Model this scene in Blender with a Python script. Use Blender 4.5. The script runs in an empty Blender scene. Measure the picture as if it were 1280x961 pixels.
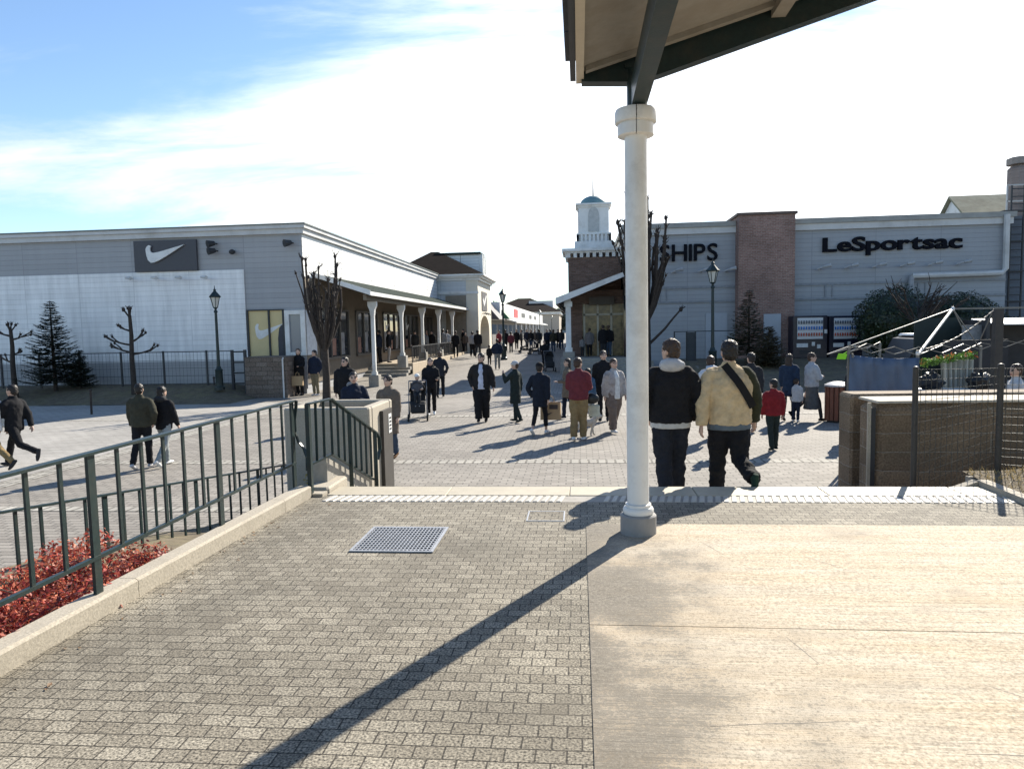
import bpy, bmesh, math, random
from mathutils import Vector, Matrix
R = math.radians
SC = bpy.context.scene
COL = SC.collection
# ------------------------------------------------------------------ camera, world, sun, exposure
EYE = 2.4; PZ = 0.8; F = 880.0
psi = math.atan(85/F); pit = math.atan(69.5/F); rol = 0.021
fw = Vector((-math.sin(psi)*math.cos(pit), math.cos(psi)*math.cos(pit), -math.sin(pit)))
r0 = Vector((math.cos(psi), math.sin(psi), 0)); u0 = r0.cross(fw)
rt = r0*math.cos(rol) - u0*math.sin(rol); up = u0*math.cos(rol) + r0*math.sin(rol)
cd = bpy.data.cameras.new('camera'); cam = bpy.data.objects.new('camera', cd); COL.objects.link(cam)
cam.matrix_world = Matrix(((rt.x, up.x, -fw.x, 0), (rt.y, up.y, -fw.y, 0), (rt.z, up.z, -fw.z, EYE), (0, 0, 0, 1)))
cd.sensor_width = 36; cd.lens = F/1280*36; cd.clip_end = 6000; cd.clip_start = 0.05
SC.camera = cam
SUN_AZ, SUN_EL = R(28), R(33)          # azimuth to the right of +y
sd = bpy.data.lights.new('sun', 'SUN'); sun = bpy.data.objects.new('sun', sd); COL.objects.link(sun)
sd.energy = 4.4; sd.angle = R(0.5); sd.color = (1, 0.925, 0.80)
sdir = Vector((math.sin(SUN_AZ)*math.cos(SUN_EL), math.cos(SUN_AZ)*math.cos(SUN_EL), math.sin(SUN_EL)))
sun.rotation_euler = sdir.to_track_quat('Z', 'Y').to_euler(); sun.location = (30, 40, 40)
SC.view_settings.view_transform = 'Standard'; SC.view_settings.look = 'None'; SC.view_settings.gamma = 1
SC.view_settings.exposure = 1.25
W = bpy.data.worlds.new('World'); SC.world = W; W.use_nodes = True
nt = W.node_tree; N = nt.nodes; L = nt.links
for n in list(N): N.remove(n)
def wn(t, **k):
    n = N.new(t)
    for a, b in k.items(): setattr(n, a, b)
    return n
def wm(op, a, b=None, c=None):
    n = wn('ShaderNodeMath', operation=op)
    for i, q in enumerate((a, b, c)):
        if q is None: continue
        if isinstance(q, (int, float)): n.inputs[i].default_value = q
        else: L.new(q, n.inputs[i])
    return n.outputs[0]
out = wn('ShaderNodeOutputWorld'); bg = wn('ShaderNodeBackground'); bgc = wn('ShaderNodeBackground'); mixs = wn('ShaderNodeMixShader')
sky = wn('ShaderNodeTexSky', sky_type='NISHITA', sun_disc=False, sun_elevation=SUN_EL, sun_rotation=SUN_AZ)
sky.air_density = 1.0; sky.dust_density = 0.05; sky.ozone_density = 3.0
L.new(sky.outputs[0], bg.inputs[0]); bg.inputs[1].default_value = 0.088
tc = wn('ShaderNodeTexCoord'); sp = wn('ShaderNodeSeparateXYZ'); L.new(tc.outputs['Generated'], sp.inputs[0])
zc = wm('MAXIMUM', sp.outputs[2], 0.0); den = wm('ADD', zc, 0.16)
px = wm('DIVIDE', sp.outputs[0], den); py = wm('DIVIDE', sp.outputs[1], den)
cb = wn('ShaderNodeCombineXYZ'); L.new(px, cb.inputs[0]); L.new(py, cb.inputs[1])
mp = wn('ShaderNodeMapping'); mp.inputs['Rotation'].default_value = (0, 0, R(-24)); mp.inputs['Scale'].default_value = (0.55, 1.5, 1); mp.inputs['Location'].default_value = (3.1, 0.4, 0)
L.new(cb.outputs[0], mp.inputs[0])
n1 = wn('ShaderNodeTexNoise'); n1.inputs['Scale'].default_value = 1.15; n1.inputs['Detail'].default_value = 10; n1.inputs['Roughness'].default_value = 0.6; n1.inputs['Distortion'].default_value = 0.35
L.new(mp.outputs[0], n1.inputs['Vector'])
sdn = wn('ShaderNodeVectorMath', operation='DOT_PRODUCT'); L.new(tc.outputs['Generated'], sdn.inputs[0]); sdn.inputs[1].default_value = sdir
glow = wm('SUBTRACT', sdn.outputs['Value'], 0.74)            # veil of thin cloud thickens towards the sun
a1 = wm('MULTIPLY_ADD', glow, 0.85, wm('MULTIPLY_ADD', n1.outputs[0], 1.7, -0.35))
el = wm('MAXIMUM', wm('SUBTRACT', zc, 0.22), wm('MULTIPLY_ADD', zc, -1.9, 0.30))                # one main bank of cloud, clear overhead
lowb = wm('ADD', a1, wm('MULTIPLY_ADD', el, -2.5, 0.25))
cr = wn('ShaderNodeMapRange', interpolation_type='SMOOTHSTEP'); cr.inputs['From Min'].default_value = 0.27; cr.inputs['From Max'].default_value = 0.80
L.new(lowb, cr.inputs['Value'])
fac = wm('MULTIPLY', cr.outputs[0], 0.95)
br = wn('ShaderNodeMapRange'); br.inputs['From Min'].default_value = 0.45; br.inputs['From Max'].default_value = 1.0; br.inputs['To Min'].default_value = 0.52; br.inputs['To Max'].default_value = 0.95
L.new(sdn.outputs['Value'], br.inputs['Value'])
bgc.inputs[0].default_value = (0.96, 0.98, 1.0, 1); L.new(br.outputs[0], bgc.inputs[1])
L.new(fac, mixs.inputs[0]); L.new(bg.outputs[0], mixs.inputs[1]); L.new(bgc.outputs[0], mixs.inputs[2]); L.new(mixs.outputs[0], out.inputs[0])

# ------------------------------------------------------------------ survey helpers (picture point -> place on a known plane)
def ray(u, v): return fw + rt*((u-640)/F) + up*((480.5-v)/F)
def PY(u, v, Y):
    d = ray(u, v); t = Y/d.y
    return Vector((d.x*t, Y, EYE+d.z*t))
def PG(u, v, z=0.0):
    d = ray(u, v); t = (z-EYE)/d.z
    return Vector((d.x*t, d.y*t, z))
def sst(a, b, t):
    t = max(0, min(1, (t-a)/(b-a))); return t*t*(3-2*t)
def GZ(x, y):
    s = 0.8*max(0, min(1, (y-28)/32))
    bank = 0.75*sst(25.2, 33, y)*sst(3.4, 5.0, x)
    return max(s, bank)
def foot(u, v):
    z = 0.0
    for i in range(12):
        p = PG(u, v, z); z = 0.5*z+0.5*GZ(p.x, p.y)
    p.z = GZ(p.x, p.y); return p

# ------------------------------------------------------------------ mesh builder
class MB:
    def __init__(s): s.v = []; s.f = []
    def add(s, vs, fs):
        o = len(s.v); s.v += [Vector(q) for q in vs]; s.f += [tuple(i+o for i in f) for f in fs]; return s
    def box(s, x0, y0, z0, x1, y1, z1):
        return s.add([(x0,y0,z0),(x1,y0,z0),(x1,y1,z0),(x0,y1,z0),(x0,y0,z1),(x1,y0,z1),(x1,y1,z1),(x0,y1,z1)],
                     [(3,2,1,0),(4,5,6,7),(0,1,5,4),(1,2,6,5),(2,3,7,6),(3,0,4,7)])
    def bbox(s, x0, y0, z0, x1, y1, z1, b=0.02):   # box with chamfered upright and top edges
        def rg(i, z): return [(x0+b+i,y0+i,z),(x1-b-i,y0+i,z),(x1-i,y0+b+i,z),(x1-i,y1-b-i,z),(x1-b-i,y1-i,z),(x0+b+i,y1-i,z),(x0+i,y1-b-i,z),(x0+i,y0+b+i,z)]
        vs = rg(0, z0)+rg(0, z1-b)+rg(b*0.8, z1)
        fs = [tuple(range(7,-1,-1)), tuple(range(16,24))]
        for k in (0, 8):
            for i in range(8): fs.append((k+i, k+(i+1)%8, k+8+(i+1)%8, k+8+i))
        return s.add(vs, fs)
    def bar(s, a, b, w, h=None, upv=(0,0,1)):
        a = Vector(a); b = Vector(b); h = h or w; d = (b-a).normalized(); U = Vector(upv)
        if abs(d.dot(U)) > 0.98: U = Vector((0,1,0))
        X = d.cross(U).normalized(); Z = X.cross(d)
        q = [X*i*w/2+Z*j*h/2 for i, j in ((-1,-1),(1,-1),(1,1),(-1,1))]
        return s.add([a+k for k in q]+[b+k for k in q], [(0,1,2,3),(7,6,5,4),(0,4,5,1),(1,5,6,2),(2,6,7,3),(3,7,4,0)])
    def tube(s, pts, rad, n=8, caps=True, flat=1.0, ref=None):
        pts = [Vector(p) for p in pts]
        if not isinstance(rad, (list, tuple)): rad = [rad]*len(pts)
        vs = []; fs = []; pu = Vector(ref) if ref else None
        for i, p in enumerate(pts):
            d = (pts[min(i+1, len(pts)-1)]-pts[max(i-1, 0)]).normalized()
            if pu is None: pu = Vector((0,0,1)) if abs(d.z) < 0.9 else Vector((1,0,0))
            X = d.cross(pu)
            if X.length < 1e-4: X = d.orthogonal()
            X.normalize(); Z = X.cross(d).normalized(); pu = Z
            for k in range(n):
                a = 2*math.pi*k/n; vs.append(p+X*math.cos(a)*rad[i]+Z*math.sin(a)*rad[i]*flat)
        for i in range(len(pts)-1):
            for k in range(n):
                fs.append((i*n+k, i*n+(k+1)%n, (i+1)*n+(k+1)%n, (i+1)*n+k))
        if caps: fs += [tuple(range(n-1,-1,-1)), tuple(range((len(pts)-1)*n, len(pts)*n))]
        return s.add(vs, fs)
    def rings(s, rs, n=16):             # [(cx,cy,cz,rx,ry)] horizontal ellipses
        vs = []; fs = []
        for cx, cy, cz, rx, ry in rs:
            for k in range(n):
                a = 2*math.pi*k/n; vs.append((cx+rx*math.cos(a), cy+ry*math.sin(a), cz))
        m = len(rs)
        for i in range(m-1):
            for k in range(n): fs.append((i*n+k, i*n+(k+1)%n, (i+1)*n+(k+1)%n, (i+1)*n+k))
        fs += [tuple(range(n-1,-1,-1)), tuple(range((m-1)*n, m*n))]
        return s.add(vs, fs)
    def lathe(s, x, y, prof, n=20): return s.rings([(x, y, z, r, r) for r, z in prof], n)
    def ell(s, c, r, n=12, m=8):
        c = Vector(c)
        return s.rings([(c.x, c.y, c.z-r[2]*math.cos(math.pi*(i+0.15)/(m+0.3)), r[0]*math.sin(math.pi*(i+0.15)/(m+0.3)), r[1]*math.sin(math.pi*(i+0.15)/(m+0.3))) for i in range(m+1)], n)
    def prism(s, poly, o, X, Z, D):     # polygon (a,b) in plane o + a*X + b*Z, extruded along D
        o = Vector(o); X = Vector(X); Z = Vector(Z); D = Vector(D); n = len(poly)
        vs = [o+X*a+Z*b for a, b in poly]; vs += [q+D for q in vs]
        fs = [tuple(range(n-1,-1,-1)), tuple(range(n, 2*n))]+[(i, (i+1)%n, n+(i+1)%n, n+i) for i in range(n)]
        return s.add(vs, fs)
    def build(s, name, mat, parent=None, smooth=False, loc=None):
        off = Vector((0,0,0))
        if parent is not None:
            q = parent
            while q is not None: off += q.location; q = q.parent
        elif loc is not None: off = Vector(loc)
        me = bpy.data.meshes.new(name); me.from_pydata([tuple(q-off) for q in s.v], [], s.f)
        bm = bmesh.new(); bm.from_mesh(me); bmesh.ops.recalc_face_normals(bm, faces=bm.faces)
        if smooth:
            for f in bm.faces: f.smooth = True
            for e in bm.edges:
                if len(e.link_faces) == 2 and e.calc_face_angle(0) > 0.7: e.smooth = False
        bm.to_mesh(me); bm.free()
        for m in (mat if isinstance(mat, (list, tuple)) else [mat]): me.materials.append(m)
        ob = bpy.data.objects.new(name, me); COL.objects.link(ob)
        if parent is not None: ob.parent = parent
        elif loc is not None: ob.location = loc
        return ob
def tag(o, label, cat, group=None):
    o['label'] = label; o['category'] = cat
    if group: o['group'] = group
    return o
def thing(name, label, cat, loc=(0,0,0), group=None):
    o = bpy.data.objects.new(name, None); COL.objects.link(o); o.location = loc; o.empty_display_size = 0.2
    return tag(o, label, cat, group)
def struct(o, kind='structure'): o['kind'] = kind; return o
def copy_tree(o, parent=None):
    c = o.copy(); COL.objects.link(c); c.parent = parent
    for ch in list(o.children): copy_tree(ch, c)
    return c
PEND = []
def solid(ob, voxel, disp=0.0, scale=0.12, sm=4, post=None, shrink=0):
    m = ob.modifiers.new('r', 'REMESH'); m.mode = 'VOXEL'; m.voxel_size = voxel; m.use_smooth_shade = True
    if sm: k = ob.modifiers.new('s', 'SMOOTH'); k.factor = 0.5; k.iterations = sm
    if disp:
        key = 'folds%.2f' % scale
        t = bpy.data.textures.get(key)
        if not t: t = bpy.data.textures.new(key, 'CLOUDS'); t.noise_scale = scale; t.noise_depth = 2
        d = ob.modifiers.new('d', 'DISPLACE'); d.texture = t; d.strength = disp; d.mid_level = 0.5; d.texture_coords = 'GLOBAL'
    PEND.append((ob, post)); return ob
def flush():
    bpy.context.view_layer.update()
    dg = bpy.context.evaluated_depsgraph_get()
    res = [bpy.data.meshes.new_from_object(o.evaluated_get(dg)) for o, p in PEND]
    for (o, p), me in zip(PEND, res):
        o.modifiers.clear(); o.data = me
        me.polygons.foreach_set('use_smooth', [True]*len(me.polygons))
        if p: p(me)
    PEND.clear()

# ------------------------------------------------------------------ materials
MATS = {}
def nmat(name):
    m = bpy.data.materials.new(name); m.use_nodes = True
    t = m.node_tree; b = t.nodes['Principled BSDF']
    return m, t, b
def mat(name, col, rough=0.7, var=0.18, scale=6.0, bump=0.0, bscale=None, metal=0.0, spec=0.4, coat=0.0, dirt=None, dscale=0.6):
    """paint / cloth / stone: base colour broken by noise at two sizes"""
    if name in MATS: return MATS[name]
    m, t, b = nmat(name); n = t.nodes; l = t.links
    tc = n.new('ShaderNodeTexCoord')
    nz = n.new('ShaderNodeTexNoise'); nz.inputs['Scale'].default_value = scale; nz.inputs['Detail'].default_value = 6; nz.inputs['Roughness'].default_value = 0.65
    l.new(tc.outputs['Object'], nz.inputs['Vector'])
    mr = n.new('ShaderNodeMapRange'); mr.inputs['From Min'].default_value = 0.28; mr.inputs['From Max'].default_value = 0.72
    mr.inputs['To Min'].default_value = 1-var; mr.inputs['To Max'].default_value = 1+var
    l.new(nz.outputs[0], mr.inputs['Value'])
    mx = n.new('ShaderNodeVectorMath'); mx.operation = 'SCALE'; mx.inputs[0].default_value = col[:3]; l.new(mr.outputs[0], mx.inputs['Scale'])
    src = mx.outputs[0]
    if dirt:
        n2 = n.new('ShaderNodeTexNoise'); n2.inputs['Scale'].default_value = dscale; n2.inputs['Detail'].default_value = 8; n2.inputs['Roughness'].default_value = 0.7
        l.new(tc.outputs['Object'], n2.inputs['Vector'])
        m2 = n.new('ShaderNodeMapRange'); m2.inputs['From Min'].default_value = 0.48; m2.inputs['From Max'].default_value = 0.72; m2.inputs['To Max'].default_value = 0.75
        l.new(n2.outputs[0], m2.inputs['Value'])
        mm = n.new('ShaderNodeMix'); mm.data_type = 'RGBA'; l.new(m2.outputs[0], mm.inputs[0]); l.new(src, mm.inputs[6]); mm.inputs[7].default_value = (*dirt, 1)
        src = mm.outputs[2]
    l.new(src, b.inputs['Base Color'])
    b.inputs['Roughness'].default_value = rough; b.inputs['Metallic'].default_value = metal; b.inputs['Specular IOR Level'].default_value = spec
    b.inputs['Coat Weight'].default_value = coat
    if bump:
        nb = n.new('ShaderNodeTexNoise'); nb.inputs['Scale'].default_value = bscale or scale*3; nb.inputs['Detail'].default_value = 5
        l.new(tc.outputs['Object'], nb.inputs['Vector'])
        bp = n.new('ShaderNodeBump'); bp.inputs['Strength'].default_value = 0.6; bp.inputs['Distance'].default_value = bump
        l.new(nb.outputs[0], bp.inputs['Height']); l.new(bp.outputs[0], b.inputs['Normal'])
    MATS[name] = m; return m
def brickmat(name, c1, c2, mort, bw, bh, ms=0.012, axes='wall', rough=0.85, off=0.5, spec=0.35, wob=0.16, bump=0.006, speck=0.25, sscale=120, big=0.15, bscale=0.8, stain=None):
    """bricks, setts, blocks in metres. axes: 'wall' (x+y, z) or 'floor' (x, y)"""
    m, t, b = nmat(name); n = t.nodes; l = t.links
    tc = n.new('ShaderNodeTexCoord'); sx = n.new('ShaderNodeSeparateXYZ'); l.new(tc.outputs['Object'], sx.inputs[0])
    cx = n.new('ShaderNodeCombineXYZ')
    if axes == 'wall':
        ad = n.new('ShaderNodeMath'); ad.operation = 'ADD'; l.new(sx.outputs[0], ad.inputs[0]); l.new(sx.outputs[1], ad.inputs[1])
        l.new(ad.outputs[0], cx.inputs[0]); l.new(sx.outputs[2], cx.inputs[1])
    else: l.new(sx.outputs[0], cx.inputs[0]); l.new(sx.outputs[1], cx.inputs[1])
    # gentle wobble so that joints are not ruled
    nw = n.new('ShaderNodeTexNoise'); nw.inputs['Scale'].default_value = 2.2; l.new(tc.outputs['Object'], nw.inputs['Vector'])
    ws = n.new('ShaderNodeVectorMath'); ws.operation = 'SCALE'; ws.inputs['Scale'].default_value = bh*wob; l.new(nw.outputs['Color'], ws.inputs[0])
    wa = n.new('ShaderNodeVectorMath'); wa.operation = 'ADD'; l.new(cx.outputs[0], wa.inputs[0]); l.new(ws.outputs[0], wa.inputs[1])
    bk = n.new('ShaderNodeTexBrick'); l.new(wa.outputs[0], bk.inputs['Vector'])
    bk.inputs['Scale'].default_value = 1; bk.inputs['Brick Width'].default_value = bw; bk.inputs['Row Height'].default_value = bh
    bk.inputs['Mortar Size'].default_value = ms; bk.inputs['Mortar Smooth'].default_value = 0.3; bk.offset = off; bk.inputs['Bias'].default_value = -0.1
    bk.inputs['Color1'].default_value = (*c1, 1); bk.inputs['Color2'].default_value = (*c2, 1); bk.inputs['Mortar'].default_value = (*mort, 1)
    ns = n.new('ShaderNodeTexNoise'); ns.inputs['Scale'].default_value = sscale; ns.inputs['Detail'].default_value = 3; l.new(tc.outputs['Object'], ns.inputs['Vector'])
    r1 = n.new('ShaderNodeMapRange'); r1.inputs['From Min'].default_value = 0.3; r1.inputs['From Max'].default_value = 0.7; r1.inputs['To Min'].default_value = 1-speck; r1.inputs['To Max'].default_value = 1+speck; l.new(ns.outputs[0], r1.inputs['Value'])
    nb = n.new('ShaderNodeTexNoise'); nb.inputs['Scale'].default_value = bscale; nb.inputs['Detail'].default_value = 5; l.new(tc.outputs['Object'], nb.inputs['Vector'])
    r2 = n.new('ShaderNodeMapRange'); r2.inputs['From Min'].default_value = 0.3; r2.inputs['From Max'].default_value = 0.7; r2.inputs['To Min'].default_value = 1-big; r2.inputs['To Max'].default_value = 1+big; l.new(nb.outputs[0], r2.inputs['Value'])
    mu = n.new('ShaderNodeMath'); mu.operation = 'MULTIPLY'; l.new(r1.outputs[0], mu.inputs[0]); l.new(r2.outputs[0], mu.inputs[1])
    sc = n.new('ShaderNodeVectorMath'); sc.operation = 'SCALE'; l.new(bk.outputs[0], sc.inputs[0]); l.new(mu.outputs[0], sc.inputs['Scale'])
    src = sc.outputs[0]
    if stain:
        n3 = n.new('ShaderNodeTexNoise'); n3.inputs['Scale'].default_value = 1.3; n3.inputs['Detail'].default_value = 9; n3.inputs['Roughness'].default_value = 0.7; l.new(tc.outputs['Object'], n3.inputs['Vector'])
        r3 = n.new('ShaderNodeMapRange'); r3.inputs['From Min'].default_value = 0.52; r3.inputs['From Max'].default_value = 0.75; r3.inputs['To Max'].default_value = 0.7; l.new(n3.outputs[0], r3.inputs['Value'])
        m3 = n.new('ShaderNodeMix'); m3.data_type = 'RGBA'; l.new(r3.outputs[0], m3.inputs[0]); l.new(src, m3.inputs[6]); m3.inputs[7].default_value = (*stain, 1); src = m3.outputs[2]
    l.new(src, b.inputs['Base Color']); b.inputs['Roughness'].default_value = rough; b.inputs['Specular IOR Level'].default_value = spec
    iv = n.new('ShaderNodeMath'); iv.operation = 'MULTIPLY_ADD'; iv.inputs[1].default_value = -1; l.new(bk.outputs['Fac'], iv.inputs[0])
    gs = n.new('ShaderNodeMath'); gs.operation = 'MULTIPLY'; gs.inputs[1].default_value = 0.5; l.new(ns.outputs[0], gs.inputs[0]); l.new(gs.outputs[0], iv.inputs[2])
    bp = n.new('ShaderNodeBump'); bp.inputs['Strength'].default_value = 0.8; bp.inputs['Distance'].default_value = bump; l.new(iv.outputs[0], bp.inputs['Height']); l.new(bp.outputs[0], b.inputs['Normal'])
    MATS[name] = m; return m
def siding(name, col, pitch=0.2, seam=2.35, rough=0.6, groove=0.80, streak=0.14):
    """clapboard: lapped boards (bump), thin shadow gap, upright panel joints, rain streaks"""
    m, t, b = nmat(name); n = t.nodes; l = t.links
    def M(op, a, c=None, d=None):
        q = n.new('ShaderNodeMath'); q.operation = op
        for i, w in enumerate((a, c, d)):
            if w is None: continue
            if isinstance(w, (int, float)): q.inputs[i].default_value = w
            else: l.new(w, q.inputs[i])
        return q.outputs[0]
    tc = n.new('ShaderNodeTexCoord'); sx = n.new('ShaderNodeSeparateXYZ'); l.new(tc.outputs['Object'], sx.inputs[0])
    fz = M('FRACT', M('DIVIDE', sx.outputs[2], pitch)); gap = M('LESS_THAN', fz, 0.08)
    hx = M('ADD', sx.outputs[0], sx.outputs[1]); fx = M('FRACT', M('DIVIDE', hx, seam)); jo = M('LESS_THAN', fx, 0.012)
    g = M('MAXIMUM', gap, jo)
    mp = n.new('ShaderNodeMapping'); mp.inputs['Scale'].default_value = (2.5, 2.5, 0.25); l.new(tc.outputs['Object'], mp.inputs[0])
    nz = n.new('ShaderNodeTexNoise'); nz.inputs['Scale'].default_value = 1.6; nz.inputs['Detail'].default_value = 8; nz.inputs['Roughness'].default_value = 0.65; l.new(mp.outputs[0], nz.inputs['Vector'])
    rw = n.new('ShaderNodeTexWhiteNoise'); rw.noise_dimensions = '2D'
    cv = n.new('ShaderNodeCombineXYZ'); l.new(M('FLOOR', M('DIVIDE', sx.outputs[2], pitch)), cv.inputs[0]); l.new(M('FLOOR', M('DIVIDE', hx, seam)), cv.inputs[1]); l.new(cv.outputs[0], rw.inputs['Vector'])
    mr = M('MULTIPLY_ADD', nz.outputs[0], 2*streak, 1-streak)
    mr = M('MULTIPLY', mr, M('MULTIPLY_ADD', rw.outputs[0], 0.08, 0.96))
    mr = M('MULTIPLY', mr, M('MULTIPLY_ADD', g, groove-1, 1.0))
    sc = n.new('ShaderNodeVectorMath'); sc.operation = 'SCALE'; sc.inputs[0].default_value = col; l.new(mr, sc.inputs['Scale']); l.new(sc.outputs[0], b.inputs['Base Color'])
    b.inputs['Roughness'].default_value = rough; b.inputs['Specular IOR Level'].default_value = 0.35
    bp = n.new('ShaderNodeBump'); bp.inputs['Strength'].default_value = 0.7; bp.inputs['Distance'].default_value = 0.010; l.new(M('SUBTRACT', 1.0, fz), bp.inputs['Height']); l.new(bp.outputs[0], b.inputs['Normal'])
    MATS[name] = m; return m
def glassmat(name, col=(0.02,0.025,0.03), rough=0.05):
    m, t, b = nmat(name); b.inputs['Base Color'].default_value = (*col, 1); b.inputs['Roughness'].default_value = rough; b.inputs['Specular IOR Level'].default_value = 0.6
    n = t.nodes; nz = n.new('ShaderNodeTexNoise'); nz.inputs['Scale'].default_value = 1.2; tc = n.new('ShaderNodeTexCoord'); t.links.new(tc.outputs['Object'], nz.inputs['Vector'])
    bp = n.new('ShaderNodeBump'); bp.inputs['Distance'].default_value = 0.004; bp.inputs['Strength'].default_value = 0.3; t.links.new(nz.outputs[0], bp.inputs['Height']); t.links.new(bp.outputs[0], b.inputs['Normal'])
    MATS[name] = m; return m
def emis(name, col, s):
    m, t, b = nmat(name); b.inputs['Base Color'].default_value = (*col, 1); b.inputs['Emission Color'].default_value = (*col, 1); b.inputs['Emission Strength'].default_value = s; MATS[name] = m; return m
def leafmat(name, col, var=0.4, trans=0.25, rough=0.55, col2=None):
    m, t, b = nmat(name); n = t.nodes; l = t.links
    g = n.new('ShaderNodeNewGeometry')
    mr = n.new('ShaderNodeMapRange'); mr.inputs['To Min'].default_value = 1-var; mr.inputs['To Max'].default_value = 1+var; l.new(g.outputs['Random Per Island'], mr.inputs['Value'])
    sc = n.new('ShaderNodeVectorMath'); sc.operation = 'SCALE'; sc.inputs[0].default_value = col; l.new(mr.outputs[0], sc.inputs['Scale'])
    if col2:
        wn_ = n.new('ShaderNodeTexWhiteNoise'); wn_.noise_dimensions = '1D'; l.new(g.outputs['Random Per Island'], wn_.inputs['W']); pw_ = n.new('ShaderNodeMath'); pw_.operation = 'POWER'; pw_.inputs[1].default_value = 1.8; l.new(wn_.outputs[0], pw_.inputs[0])
        mc = n.new('ShaderNodeMix'); mc.data_type = 'RGBA'; l.new(pw_.outputs[0], mc.inputs[0]); mc.inputs[6].default_value = (*col,1); mc.inputs[7].default_value = (*col2,1); l.new(mc.outputs[2], sc.inputs[0])
    l.new(sc.outputs[0], b.inputs['Base Color']); b.inputs['Roughness'].default_value = rough
    tr = n.new('ShaderNodeBsdfTranslucent'); l.new(sc.outputs[0], tr.inputs[0]); mx = n.new('ShaderNodeMixShader'); mx.inputs[0].default_value = trans
    l.new(b.outputs[0], mx.inputs[1]); l.new(tr.outputs[0], mx.inputs[2]); l.new(mx.outputs[0], n['Material Output'].inputs[0])
    MATS[name] = m; return m
def text_mesh(s, size, depth, offset=0.0, xs=1.0, shear=0.0, space=1.0):
    """letters as separate MBs, laid along +x, baseline z=0, facing -y"""
    out = []; x = 0.0
    for ch in s:
        c = bpy.data.curves.new('t', 'FONT'); c.body = ch; c.size = size; c.extrude = depth/2; c.offset = offset; c.shear = shear; c.resolution_u = 4
        o = bpy.data.objects.new('t', c); COL.objects.link(o); bpy.context.view_layer.update()
        me = bpy.data.meshes.new_from_object(o.evaluated_get(bpy.context.evaluated_depsgraph_get()))
        b = MB(); xsq = [v.co.x for v in me.vertices]; w0, w1 = min(xsq), max(xsq)
        b.add([(x+(v.co.x-w0)*xs, -v.co.z, v.co.y) for v in me.vertices], [tuple(p.vertices) for p in me.polygons])
        x += (w1-w0)*xs + size*0.085*space
        out.append(b); bpy.data.objects.remove(o); bpy.data.curves.remove(c); bpy.data.meshes.remove(me)
    return out, x
SW = [(0.0,0.40),(0.015,0.22),(0.05,0.08),(0.12,0.0),(0.21,0.01),(0.34,0.07),(0.55,0.20),(0.80,0.37),(1.0,0.51),(0.72,0.425),(0.45,0.345),(0.30,0.305),(0.20,0.29),(0.135,0.31),(0.115,0.36),(0.115,0.42),(0.14,0.50),(0.08,0.52),(0.03,0.47)]
# ------------------------------------------------------------------ shared materials
M_green = mat('dark_green_paint', (0.010,0.024,0.024), rough=0.42, var=0.25, scale=30, bump=0.0010, bscale=70, dirt=(0.035,0.035,0.028), dscale=6)
M_white = mat('white_paint', (0.72,0.72,0.70), rough=0.5, var=0.05, scale=3, dirt=(0.42,0.40,0.36), dscale=1.1)
M_trim = mat('grey_white_trim', (0.55,0.55,0.54), rough=0.55, var=0.08, scale=2, dirt=(0.34,0.33,0.31), dscale=0.7)
M_dark = mat('dark_metal', (0.03,0.032,0.036), rough=0.5, var=0.15, scale=10)
M_soffit = mat('soffit_boards', (0.20,0.175,0.14), rough=0.8, var=0.12, scale=3)
M_glass = glassmat('shop_glass')
M_shingle = brickmat('green_grey_shingles', (0.035,0.048,0.042), (0.05,0.062,0.055), (0.025,0.03,0.028), 0.3, 0.14, axes='floor', ms=0.01, spec=0.05, rough=1.0, speck=0.3, sscale=40)
M_brownroof = brickmat('brown_shingles', (0.013,0.0095,0.0085), (0.02,0.014,0.012), (0.009,0.007,0.006), 0.35, 0.2, axes='floor', ms=0.012, spec=0.05, rough=1.0, speck=0.3, sscale=30)
M_brick = brickmat('brown_red_brick', (0.21,0.115,0.09), (0.29,0.175,0.145), (0.27,0.225,0.20), 0.23, 0.075, ms=0.012, speck=0.2, sscale=25, big=0.2)
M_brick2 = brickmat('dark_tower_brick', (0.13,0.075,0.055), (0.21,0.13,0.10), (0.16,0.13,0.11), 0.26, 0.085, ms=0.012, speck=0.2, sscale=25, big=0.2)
M_conc = mat('pale_concrete', (0.37,0.33,0.265), rough=0.85, var=0.30, scale=70, bump=0.003, bscale=60, dirt=(0.26,0.23,0.18), dscale=1.8)
M_conc2 = mat('grey_concrete', (0.30,0.28,0.245), rough=0.9, var=0.18, scale=14, bump=0.003, bscale=50, dirt=(0.17,0.16,0.14), dscale=1.5)
M_soil = mat('soil', (0.13,0.105,0.07), rough=1, var=0.4, scale=5, bump=0.03, bscale=14, dirt=(0.17,0.15,0.07), dscale=1.5)
M_sidegrey = siding('grey_siding', (0.355,0.355,0.36), streak=0.10)
M_sidelight = siding('pale_siding', (0.80,0.79,0.775), streak=0.34)
M_sidewhite = siding('white_siding', (0.74,0.74,0.72), pitch=0.24, seam=4.6, streak=0.06, groove=0.45)
M_sideblue = siding('blue_grey_siding', (0.315,0.33,0.35), pitch=0.21, seam=2.9, streak=0.10)
M_bark = mat('dark_bark', (0.045,0.035,0.029), rough=0.95, var=0.4, scale=9, bump=0.012, bscale=22)
M_yel = mat('display_backdrop', (0.62,0.50,0.26), rough=0.6, var=0.06, scale=2)

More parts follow.
